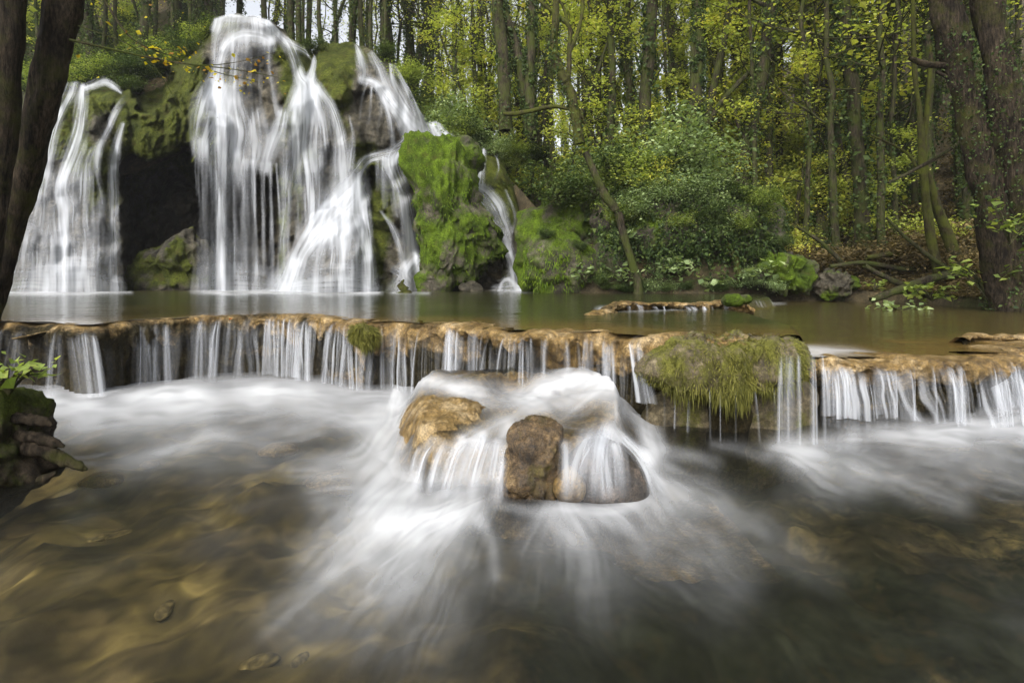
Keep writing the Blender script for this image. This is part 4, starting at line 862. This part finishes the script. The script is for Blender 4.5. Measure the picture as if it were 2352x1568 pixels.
rg = np.random.default_rng(77); used = {k: [False]*3 for k in protos}
def plant(kind, x, Y, s=1.0):
    i = rg.integers(0, 3); o = protos[kind][i]
    if used[kind][i]: o = copy_thing(o)
    used[kind][i] = True
    xw = (x-CX)/F*Y; o.location = (xw, Y, float(ground_z(np.array(x), np.array(Y)))-.15); o.rotation_euler = (0,0,rg.uniform(0,6.28)); s *= rg.uniform(.8,1.15); o.scale = (s,s,s)
    tag(o, LAB[kind][0], 'tree', LAB[kind][1])
def scatter(n, x0, x1, d0, d1, kinds, s=1.0):
    for _ in range(n):
        x = rg.uniform(x0, x1); ye = float(edge_YZ(np.array(x))[0]); plant(kinds[rg.integers(0,len(kinds))], x, ye + d0 + (d1-d0)*rg.uniform()**1.15, s)
scatter(26, 600, 1250, 2, 26, ['slender'])
scatter(70, 1150, 2350, 3, 30, ['slender'])
scatter(44, -250, 620, 2.5, 28, ['ivy','slender','ivy','yellow'])
for x, d in [(95,1.5),(180,3),(215,2),(265,4),(310,2.5),(355,5),(400,3),(440,1.5),(470,4),(30,3),(135,6),(240,8),(330,9),(420,8)]: plant('yellow' if d > 5 else rg.choice(['ivy','slender']), x, float(edge_YZ(np.array(float(x)))[0])+d, .9)
scatter(16, 620, 1000, 2.0, 16, ['slender','slender','ivy'], .85)
scatter(10, 620, 1100, 14, 34, ['slender','yellow'])
scatter(34, 1000, 1500, 3, 34, ['ivy','slender','yellow','yellow','slender'])
scatter(46, 1450, 2000, 3, 34, ['ivy','slender','slender','yellow'])
scatter(52, 1850, 2500, 4, 36, ['ivy','slender','slender','slender','yellow'])
for x, d in [(1040,1.5),(1085,2.5),(1345,3),(1395,2.2),(1440,3.4),(1475,1.6),(1520,2.6),(1690,2.3),(1735,1.5),(1765,3),(1840,2),(1875,3.2),(1930,1.8),(1985,2.8),(2030,1.6),(2070,3),(690,1.2),(705,2),(735,1.4),(770,1.8),(800,1.2),(830,2.2),(880,1.5)]:
    plant('ivy' if x in (1475,1690,1875,1985) else 'slender', x, float(edge_YZ(np.array(float(x)))[0])+d, 1.0)

# ---- shrubs
def make_shrub(seed, mat, R, H, n, size, droop=.3, name='shrub'):
    rg_ = np.random.default_rng(seed); root = empty(name); g = Geo(); tips = []
    for j in range(9):
        a = rg_.uniform(0,2*np.pi); d = np.array([np.cos(a)*.7, np.sin(a)*.7, rg_.uniform(.5,1.3)]); d /= np.linalg.norm(d)
        grow(g, tips, (rg_.normal(0,.12), rg_.normal(0,.12), -.1), d, H*rg_.uniform(.6,1.05), .025, rg_, 1, 4, .3, -.05)
    g.build('branch', M['bark'], root); per = max(8, n//max(1,len(tips))); c=[]; tn=[]
    for tp in tips:
        t = rg_.uniform(0,1,per)*(len(tp)-1.001); i = t.astype(int); f=(t-i)[:,None]
        c.append(tp[i]*(1-f)+tp[i+1]*f + rg_.normal(0,1,(per,3))*np.array([.26,.26,.17])*R); tn.append(np.full(per, rg_.uniform(.1,.95)))
    leaf_mesh('foliage', np.vstack(c), size, M[mat], rg_, root, tone=np.concatenate(tn), droop=droop); return root
SH = {'grey': [make_shrub(300+i, 'grey', 1.1, 1.9, 2000, .16) for i in range(3)], 'green': [make_shrub(310+i, 'green', .9, 1.6, 3000, .12) for i in range(2)],
      'yellow': [make_shrub(320+i, 'yellow', 1.0, 1.8, 2600, .12) for i in range(2)], 'ivy': [make_shrub(330+i, 'ivy', .8, 1.2, 3000, .11) for i in range(2)], 'brown': [make_shrub(340+i, 'brown', 1.0, 1.0, 1800, .12) for i in range(2)]}
SL = {'grey': ('grey green broad leaved shrub among those crowding the top of the bank', 'grey green shrubs on the bank'), 'green': ('mid green bushy shrub among the undergrowth by the falls', 'green shrubs by the falls'),
      'yellow': ('yellowing shrub among the undergrowth under the trees', 'yellowing shrubs under the trees'), 'ivy': ('dark evergreen ivy bush among the shaded undergrowth', 'dark ivy bushes'), 'brown': ('low rusty brown shrub among dead leaves on the forest floor', 'brown shrubs on the forest floor')}
su = {k: [False]*len(v_) for k, v_ in SH.items()}
def shrub(kind, x, Y, s=1.0, z=None):
    i = rg.integers(0, len(SH[kind])); o = SH[kind][i]
    if su[kind][i]: o = copy_thing(o)
    su[kind][i] = True
    o.location = ((x-CX)/F*Y, Y, float(ground_z(np.array(float(x)), np.array(float(Y)))) if z is None else z); o.rotation_euler = (0,0,rg.uniform(0,6.28)); s *= rg.uniform(.8,1.2); o.scale=(s,s,s)
    tag(o, SL[kind][0], 'shrub', SL[kind][1])
for _ in range(15):
    x = rg.uniform(1262,1780); shrub(rg.choice(['grey','grey','ivy','green','yellow']), x, rg.uniform(15.6,18.2), .8, CZ-(rg.uniform(380,470)-HY)/F*16.5)
for _ in range(20):
    x = rg.uniform(1380,1780); shrub(rg.choice(['grey','ivy','green']), x, rg.uniform(15.0,15.6), .4, CZ-(rg.uniform(450,545)-HY)/F*15.3)
for _ in range(34):
    x = rg.uniform(1800,2260); shrub('brown', x, float(edge_YZ(np.array(x))[0])+rg.uniform(.8,6), .75)
for x, y, Y in [(1260,545,15.6),(1330,570,15.6),(1380,650,15.5),(1500,668,15.4),(1640,665,15.2),(1720,655,15.0),(1790,665,14.2),(1740,590,14.8),(1800,560,15)]: shrub(rg.choice(['grey','ivy']), x, Y, .26, float(P(x,y,Y)[2]))
for _ in range(16):
    x = rg.uniform(1010,1250); shrub(rg.choice(['ivy','green','grey']), x, rg.uniform(21.2,23.5), .7 if x < 1070 else .55, CZ-(rg.uniform(290,350)+(.35*max(0,x-1060))-HY)/F*22)
for _ in range(30): x = rg.uniform(1180,2000); shrub(rg.choice(['yellow','green','yellow']), x, float(edge_YZ(np.array(x))[0])+rg.uniform(2,14), 1.1)
for _ in range(26): x = rg.uniform(1780,2500); shrub(rg.choice(['brown','yellow','brown']), x, float(edge_YZ(np.array(x))[0])+rg.uniform(1.2,12), .7)
for _ in range(75): x = rg.uniform(-100,520); shrub(rg.choice(['ivy','ivy','green']), x, float(edge_YZ(np.array(x))[0])+rg.uniform(-.3,12), .9)
for _ in range(14): x = rg.uniform(600,1000); shrub(rg.choice(['yellow','ivy']), x, float(edge_YZ(np.array(x))[0])+rg.uniform(1.5,12), .8)
for x, y, k_ in [(285,185,'ivy'),(310,175,'green'),(335,170,'ivy'),(360,160,'green'),(390,140,'ivy'),(415,118,'green'),(440,100,'ivy'),(462,75,'green'),(478,60,'ivy'),(300,150,'ivy'),(350,120,'ivy'),(400,90,'ivy'),(260,150,'ivy'),(190,170,'ivy'),(225,150,'green'),(120,185,'green'),(720,100,'ivy'),(880,110,'ivy'),(930,170,'green'),(960,220,'ivy'),(985,262,'green'),(1045,300,'ivy')]:
    Yc = float(cliff_depth(np.array([float(x)]), np.array([y+20.0]))[0])+.9; shrub(k_, x, Yc, .6, float(P(x, y+22, Yc)[2]))
for x, Y, s_ in [(1290,19,.8),(1380,20,.85),(1460,19.5,.8),(1540,21,.9),(1680,20,.75),(1740,19,.7),(1820,19,.75),(1920,18.5,.7),(2000,18,.75),(1100,24,.8),(1180,25,.9),(1000,25,.8),(1620,23,1.0),(1880,23,1.0)]: plant('yellow', x, Y, s_)
# hanging ivy over the bank
vb, nb_ = mesh_vn(bk); rg2 = np.random.default_rng(9)
s_ = np.where((vb[:,1] < 16.9))[0]; i = rg2.choice(s_, 9000); c = vb[i]+nb_[i]*rg2.uniform(.02,.2,(9000,1))
iv = leaf_mesh('ivy', c, .11, M['ivy'], rg2, bk, droop=.8, tilt=1.0)
cc = []
for _ in range(150):
    x = rg2.uniform(1375,1790); y = rg2.uniform(500,570); L_ = rg2.uniform(.3,1.0)*rg2.choice([.7,1,1.5]); b = P(x, y, rg2.uniform(15.1,15.6)); k_ = int(L_*40)
    q = np.repeat(b[None], k_, 0); q[:,2] -= np.linspace(0, L_, k_); q += rg2.normal(0,.045,(k_,3)); cc.append(q)
leaf_mesh('hanging_ivy', np.vstack(cc), .09, M['ivy'], rg2, bk, droop=1.0, tilt=1.0)
for x in np.linspace(1385, 1775, 15):
    shrub(rg.choice(['ivy','grey','ivy']), float(x+rg.uniform(-12,12)), float(rg.uniform(15.2,15.7)), .2, .62+float(rg.uniform(0,.12)))
# leaf litter
nl = 26000; lx = rg2.uniform(1700,2600,nl); lY = edge_YZ(lx)[0] + rg2.uniform(-.2,1,nl)**2*22; lz = ground_z(lx, lY)+.03
lit = leaf_mesh('leaf_litter', np.stack([(lx-CX)/F*lY, lY, lz],1), .13, M['brown'], rg2, None); tag(lit, 'brown fallen leaves covering the forest floor', 'fallen leaves', kind='stuff')

# ---- traced trunks
def traced(name, limbs, Y, mat, label, cat='tree', rn=.25, leaves=None, ivy=0, n=12, partname='trunk'):
    base = P(limbs[0][0][0], limbs[0][0][1], Y); root = empty(name, base); g = Geo(); rg_ = np.random.default_rng(abs(int(limbs[0][0][0]))+3)
    for li, l in enumerate(limbs):
        q = crom(l, 7); Yq = q[:,3] if q.shape[1] > 3 else np.full(len(q), Y)
        g.add(tube(P(q[:,0], q[:,1], Yq), q[:,2]/F*Yq, n, li+3, rn))
    g.build(partname, M[mat], root, loc=None).location = -base
    if ivy:
        q = crom(limbs[0], 7); pts = P(q[:,0], q[:,1], Y)-base; leaf_mesh('ivy', ivy_on(pts, q[:,2]/F*Y, rg_, ivy*2, .06), .1 if Y > 12 else .055, M['ivy'], rg_, root, droop=.8, tilt=1.0)
    if leaves is not None:
        c, sz, mt = leaves; leaf_mesh('crown', np.asarray(c)-base, sz, M[mt], rg_, root)
    return tag(root, label, cat)
def cloud(rg_, pts, n, sx):
    return np.vstack([P(x, y, Y)[None]+rg_.normal(0,1,(n,3))*sx for x, y, Y in pts])
rg3 = np.random.default_rng(21)
traced('tree', [[(-44,760,32),(-36,620,28),(-8,420,30),(8,220,33),(18,0,36),(16,-300,34),(6,-800,30)]], 5.2, 'barkdark', 'dark upright trunk cut by the left edge of the picture', leaves=(cloud(rg3, [(60,-420,5.4),(-100,-600,5.2)], 260, .5), .07, 'yellow'))
tw = [(150,60,3),(260,95,2.6),(350,150,2.4)]
traced('tree', [[(-64,800,34),(-22,690,28),(26,520,29),(68,360,32),(108,190,35),(146,0,37),(192,-220,36),(270,-700,32)]], 5.6, 'barkdark', 'dark leaning trunk at the left in front of the leftmost waterfall', leaves=(cloud(rg3, [(350,-420,5.4),(200,-500,5.2)], 260, .5), .07, 'yellow'))
# branch with yellow leaves
root = empty('branch', P(160,95,5.6)); g = Geo(); base = P(160,95,5.6); lc = []
for l in [[(160,92,3.4),(250,112,2.8),(360,136,2.3),(450,150,1.7),(540,160,1.1),(640,178,.6)],[(400,145,1.5),(480,150,1.2),(560,140,.8),(640,118,.5)],[(440,150,1.2),(520,172,.9),(600,190,.6)],[(240,0,3),(285,70,2.2),(330,105,1.4),(420,138,.8)],[(180,60,1.5),(300,105,1.2),(360,160,1),(420,260,.7)],[(330,110,.8),(440,120,.6)]]:
    q = crom(l, 8); pp = P(q[:,0], q[:,1], 5.5); g.add(tube(pp, q[:,2]/F*5.5, 5))
    if l[0][0] != 180:
        for _ in range(26): lc.append(pp[rg3.integers(len(pp)//3, len(pp))]-base + rg3.normal(0,.055,3)-np.array([0,0,.03]))
g.build('twig', M['bark'], root).location = -base
for q in [(180,130),(182,180),(210,10),(335,40),(420,30),(250,55),(345,12),(225,178),(470,62)]: lc.append(P(*q,5.5)-base)
leaf_mesh('leaves', np.array(lc), .042, M['bright'], rg3, root, wide=.42, tilt=.9)
tag(root, 'thin leafless-ended branch with scattered yellow leaves in front of the highest waterfall', 'branch')
traced('tree', [[(2345,735,56),(2318,640,44),(2288,500,37),(2256,380,34),(2222,240,32),(2192,110,32),(2170,0,32),(2140,-300,30),(2110,-800,28)],[(2232,170,9),(2180,152,8),(2130,148,7),(2088,134,5)],[(2200,190,5),(2150,165,4)]], 10.4, 'barkdark', 'dark ivy wrapped trunk with a broken side branch at the right, left of its twin', ivy=1500, leaves=(cloud(rg3, [(2100,-420,9),(2300,-600,9)], 300, .8), .1, 'yellow'))
traced('tree', [[(2450,760,52),(2400,600,46),(2352,440,40),(2318,300,35),(2290,150,31),(2268,0,29),(2246,-300,27),(2226,-800,25)]], 10.1, 'barkdark', 'rightmost dark leaning trunk at the right edge of the picture', ivy=1200, leaves=(cloud(rg3, [(2400,-420,9),(2500,-600,9)], 300, .8), .1, 'yellow'))
traced('tree', [[(1332,330,11),(1318,250,11),(1305,200,12),(1282,155,11),(1272,110,9),(1276,40,8),(1278,-80,8),(1280,-300,7)],[(1305,190,6),(1308,110,5),(1306,60,5),(1262,22,4),(1225,-10,4)],[(1306,60,4),(1290,10,3),(1250,-30,3)],[(1308,120,5),(1325,80,4),(1338,20,4),(1330,-60,3)]], 16.8, 'barkmoss', 'crooked mossy tree rising from the grey green shrubs in the middle', ivy=300)
traced('tree', [[(1162,300,15),(1156,150,14),(1142,0,13),(1130,-300,12)]], 20.5, 'bark', 'straight brown trunk, leftmost of the three tall trunks above the boulder', ivy=500)
traced('tree', [[(1218,300,13),(1200,180,12),(1178,80,11),(1150,0,10),(1120,-200,9)]], 20.8, 'bark', 'ivy clad trunk bending left, middle of the three tall trunks', ivy=1300)
traced('tree', [[(1222,320,11),(1216,180,11),(1222,60,10),(1224,-200,9)]], 20.4, 'bark', 'straight dark ivy clad trunk, rightmost of the three tall trunks', ivy=1300)
traced('tree', [[(1590,430,16),(1600,330,13),(1602,200,12),(1604,80,11),(1606,-200,10)],[(1585,400,11),(1620,280,9),(1650,150,8),(1672,40,8),(1690,-120,7)],[(1560,400,9),(1575,320,8),(1590,230,7),(1592,100,6)],[(1600,330,6),(1660,230,6),(1760,130,5),(1860,40,4)]], 19.0, 'bark', 'clump of leaning ivy covered trunks fanning out above the bank', ivy=2200)
traced('tree', [[(1345,350,7),(1385,440,9),(1418,490,10),(1438,560,9),(1462,640,10),(1468,690,12)]], 15.0, 'bark', 'mossy trunk leaning down across the bank into the pool')
traced('mossy_branch', [[(1156,262,4),(1180,262,5),(1215,256,5),(1250,248,5),(1285,246,4),(1330,262,4),(1345,285,4)]], 16.9, 'barkmoss', 'curved bright mossy branch hanging level beside the crooked tree', 'branch', partname='stem')
traced('tree', [[(2160,640,11),(2140,560,9),(2128,460,9),(2118,380,8),(2112,260,6),(2100,150,5),(2096,-60,4)],[(2112,400,4),(2080,350,3),(2000,310,2)]], 13.2, 'barkmoss', 'slender mossy trunk leaning left on the right bank, left of a pair')
traced('tree', [[(2205,620,13),(2180,550,11),(2155,480,10),(2135,420,8),(2122,370,7),(2130,250,5),(2140,100,4)]], 13.4, 'barkmoss', 'slender mossy trunk leaning left on the right bank, right of a pair')
traced('fallen_log', [[(1990,592,5),(2060,582,7),(2150,574,8),(2270,578,9),(2330,580,9)]], 15.2, 'barkmoss', 'long thin mossy log lying level on the forest floor at the right', 'log', partname='stem')
traced('fallen_log', [[(2000,690,7),(2060,668,9),(2120,646,10),(2180,630,9)]], 12.6, 'bark', 'fallen branch slanting down the right bank to the water', 'log', partname='stem')
traced('fallen_log', [[(1700,650,5),(1690,600,7),(1660,540,8)]], 15.3, 'barkmoss', 'short mossy stick leaning on the overhang', 'log', partname='stem')

for pts, Yl, lb in [([(1985,610,5),(2040,640,6),(2110,668,7),(2150,690,7)],13.2,'dark fallen branch dropping from the slope to the water, left of the slanting one'),
        ([(2230,655,5),(2150,600,5),(2080,545,4),(2035,500,3)],13.0,'dead branch leaning over the slope behind the mossy pair of trunks'),
        ([(2040,420,3),(2120,380,4),(2200,330,4),(2290,250,5)],12.0,'thin bare branch crossing in front of the wood at the right'),
        ([(1905,612,5),(1985,604,5),(2075,618,6),(2160,612,5)],14.6,'thin rotten log lying at the foot of the brown slope'),
        ([(1830,520,3),(1890,560,4),(1940,610,5)],15.0,'short broken branch propped on the slope left of the logs')]:
    traced('fallen_branch', [pts], Yl, 'bark', lb, 'branch', partname='stem')
# ---- small things
lg = traced('driftwood', [[(908,682,9,15.8),(930,678,13,15.8),(932,668,10,15.8),(924,660,8,15.8),(916,652,6,15.8)],[(930,664,6,15.8),(922,652,5,15.8),(928,642,1.5,15.8)],[(905,682,5,15.8),(960,684,3,15.8)]], 15.8, 'barkmoss', 'small curled mossy stump sticking out of the upper pool before the falls', 'driftwood', partname='stem')
# island ledge in the pool
ISL = on_level(*np.array([(1368,707),(1400,700),(1440,696),(1500,694),(1560,693),(1620,692),(1690,690),(1730,690)], float).T, 0.70)
ISL[0,2] = .57; ISL[1,2] = .66; ISL[-1,2] = .6
L4, p4, t4, n4 = ledge('travertine_ledge', ISL, 'small low ledge out in the middle of the upper pool', 190, drop=0.35, scale=.9, sink=0.3)
curtain('tiny row of white falls on the low ledge in mid pool', p4, n4, rs(21,1400,1660,34,2,8,.5,.9,-2), 0.6, 11, out=.05)
for x_, w_ in ((1682,24),(1706,16)):
    tq = blob('moss_tuft', [(x_-w_,692),(x_-w_*.8,680),(x_,676),(x_+w_*.8,680),(x_+w_,692),(x_,700)], 7.4, .15, M['moss'], int(x_), .04, 5, mossy(.7,.3,int(x_)), 40, 24)
    tag(tq, 'green moss cushion on the mid pool ledge, %s of two' % ('larger and left' if x_ == 1682 else 'smaller and right'), 'moss tuft')
# left stump with roots and plant
st = empty('tree_stump', P(30,1060,2.85)); bs = P(30,1060,2.85)
sb = blob('stump', [(-120,880),(-20,885),(50,905),(72,950),(66,990),(80,1040),(100,1090),(60,1120),(20,1165),(-140,1200)], 2.85, .25, M['stump'], 71, .055, 9, mossy(.35,.5,60,6,.55,.2,.45), 100, 60, parent=st, billow=.6); sb.location = -bs
for l in [[(30,958,13),(70,963,13),(104,968,10),(119,977,3)],[(40,1000,14),(92,1006,13),(130,1018,9),(147,1026,3)],[(60,1028,17),(110,1036,16),(150,1056,13),(185,1072,9),(200,1078,3)],[(10,1120,16),(50,1118,14),(100,1100,10),(130,1085,4)]]:
    q = crom(l, 7); g = Geo(); g.add(tube(P(q[:,0], q[:,1], 2.8), q[:,2]/F*2.8, 12, 5, .45)); ro = g.build('root', M['barkdark'], st); ro.location = -bs
v, n_ = mesh_vn(sb); hi = v[:,2] > .12
bl = blades('moss', v[hi], n_[hi], M['mossblade'], rng, 6000, .03, .0028, st); bl.location = -bs
tag(st, 'dark mossy stump with stubby roots at the left edge of the lower pool', 'stump')
def leafy_plant(x, y, Y, label, n, rad, size, mat='green', name='plant', h=.2):
    b = P(x, y, Y); root = empty(name, b); g = Geo(); rg_ = np.random.default_rng(int(x*3+y)); c = []
    for j in range(n):
        a = rg_.uniform(0,2*np.pi); e = np.array([np.cos(a)*rad*rg_.uniform(.4,1), np.sin(a)*rad*.6, h*rg_.uniform(.4,1.1)]); m_ = e*.5+np.array([0,0,h*.25])
        q = crom([(0,0,0), m_, e], 5); g.add(tube(q, np.linspace(.006,.002,len(q))*max(1,size/.06), 4))
        c += [e+rg_.normal(0,size*.45,3) for _ in range(4)] + [m_+rg_.normal(0,size*.5,3)]
    g.build('stem', M['bark'], root); leaf_mesh('leaves', np.array(c), size, M[mat], rg_, root, wide=.42, tilt=.5); return tag(root, label, 'plant')
leafy_plant(20,905,2.75,'leafy green plant growing on the mossy stump at the left edge', 16, .16, .055, 'green', h=.14)
leafy_plant(2010,668,12.9,'light green seedling at the right shore, farthest left by the water', 6, .3, .13, h=.2)
leafy_plant(2140,690,11.6,'bright green broad leaved plant at the right shore', 16, .5, .16, h=.25)
leafy_plant(2060,710,11.0,'pale low creeping plant at the water edge on the right', 10, .7, .14, 'grey', h=.06)
leafy_plant(2270,690,10.6,'tall leafy plant at the foot of the right hand trunks', 22, .8, .17, 'green', h=.7)
leafy_plant(2320,560,9.4,'large leaved plant beside the right hand trunks', 18, .5, .13, 'green', h=.6)
for k_, (x, y, Y, lb) in enumerate([(1500,640,15.4,'long leaved fern in front of the hollow, between two rock pillars'),(1570,630,15.3,'long leaved fern hanging at the middle of the overhang'),(1345,648,15.4,'fern at the right foot of the vivid mossy hump'),(1765,640,14.3,'fern beside the moss rock at the right end of the overhang'),(1690,655,15.2,'strap leaved fern at the foot of the overhang, right of the pillar'),(1430,560,15.4,'strap leaved fern under the dark hollow near the leaning trunk'),(1640,668,15.4,'small fern by the waterline left of the larger fern'),(1440,650,15.3,'small fern by the leaning trunk foot')]):
    leafy_plant(x, y, Y, lb, 12, .5, .2, 'grey', 'fern', .3)
# dead leaves on the block and ledge
rg4 = np.random.default_rng(4); names = []
for k_ in range(34):
    x = rg4.uniform(1560,1790) if k_ < 22 else rg4.uniform(860,1180); Yb = 3.62 if k_ < 22 else None
    if k_ < 22: c = P(x, 778, rg4.uniform(3.6,3.85)); c[2] = .628+.004*rg4.uniform()
    else:
        j = int(np.argmin(np.abs(px_of(p1)[0]-x))); c = p1[j]+np.array([0,.02+.08*rg4.uniform(),.018])
    o = leaf_mesh('fallen_leaf', np.zeros((1,3)), rg4.uniform(.035,.06), M['brown'], rg4, None, loc=None, wide=.4, tilt=.6); o.location = c
    tag(o, 'curled brown dead leaf lying on the top of the mossy block' if k_ < 22 else 'brown dead leaf lying on the long ledge right of the moss tuft', 'leaf', 'dead leaves on the mossy block' if k_ < 22 else 'dead leaves on the long ledge')
o = leaf_mesh('fallen_leaf', np.zeros((1,3)), .06, mat_leaf('orange_leaf', [(0.1,(.35,.06,.01)),(.9,(.45,.1,.01))], .2), rg4, None); j = int(np.argmin(np.abs(px_of(p1)[0]-535))); o.location = p1[j]+n1[j]*.1+np.array([0,0,-.03])
tag(o, 'single orange red leaf stuck on the long ledge', 'leaf')

# ---- the damp air of the gorge
hz = bpy.data.materials.new('haze'); hz.use_nodes = True; hn = hz.node_tree
for n_ in list(hn.nodes): hn.nodes.remove(n_)
ho = hn.nodes.new('ShaderNodeOutputMaterial'); hv = hn.nodes.new('ShaderNodeVolumePrincipled')
hv.inputs['Color'].default_value = (0.95, 0.96, 0.97, 1); hv.inputs['Density'].default_value = 0.0006; hv.inputs['Anisotropy'].default_value = 0.2
hn.links.new(hv.outputs[0], ho.inputs['Volume'])
c8 = np.array([(x, y, z) for z in (-3.0, 85.0) for y in (-14.0, 104.0) for x in (-75.0, 90.0)])
tag(mk('haze', c8, np.array([(0,2,3,1),(4,5,7,6),(0,1,5,4),(2,6,7,3),(0,4,6,2),(1,3,7,5)]), hz, smooth=False), kind='stuff')
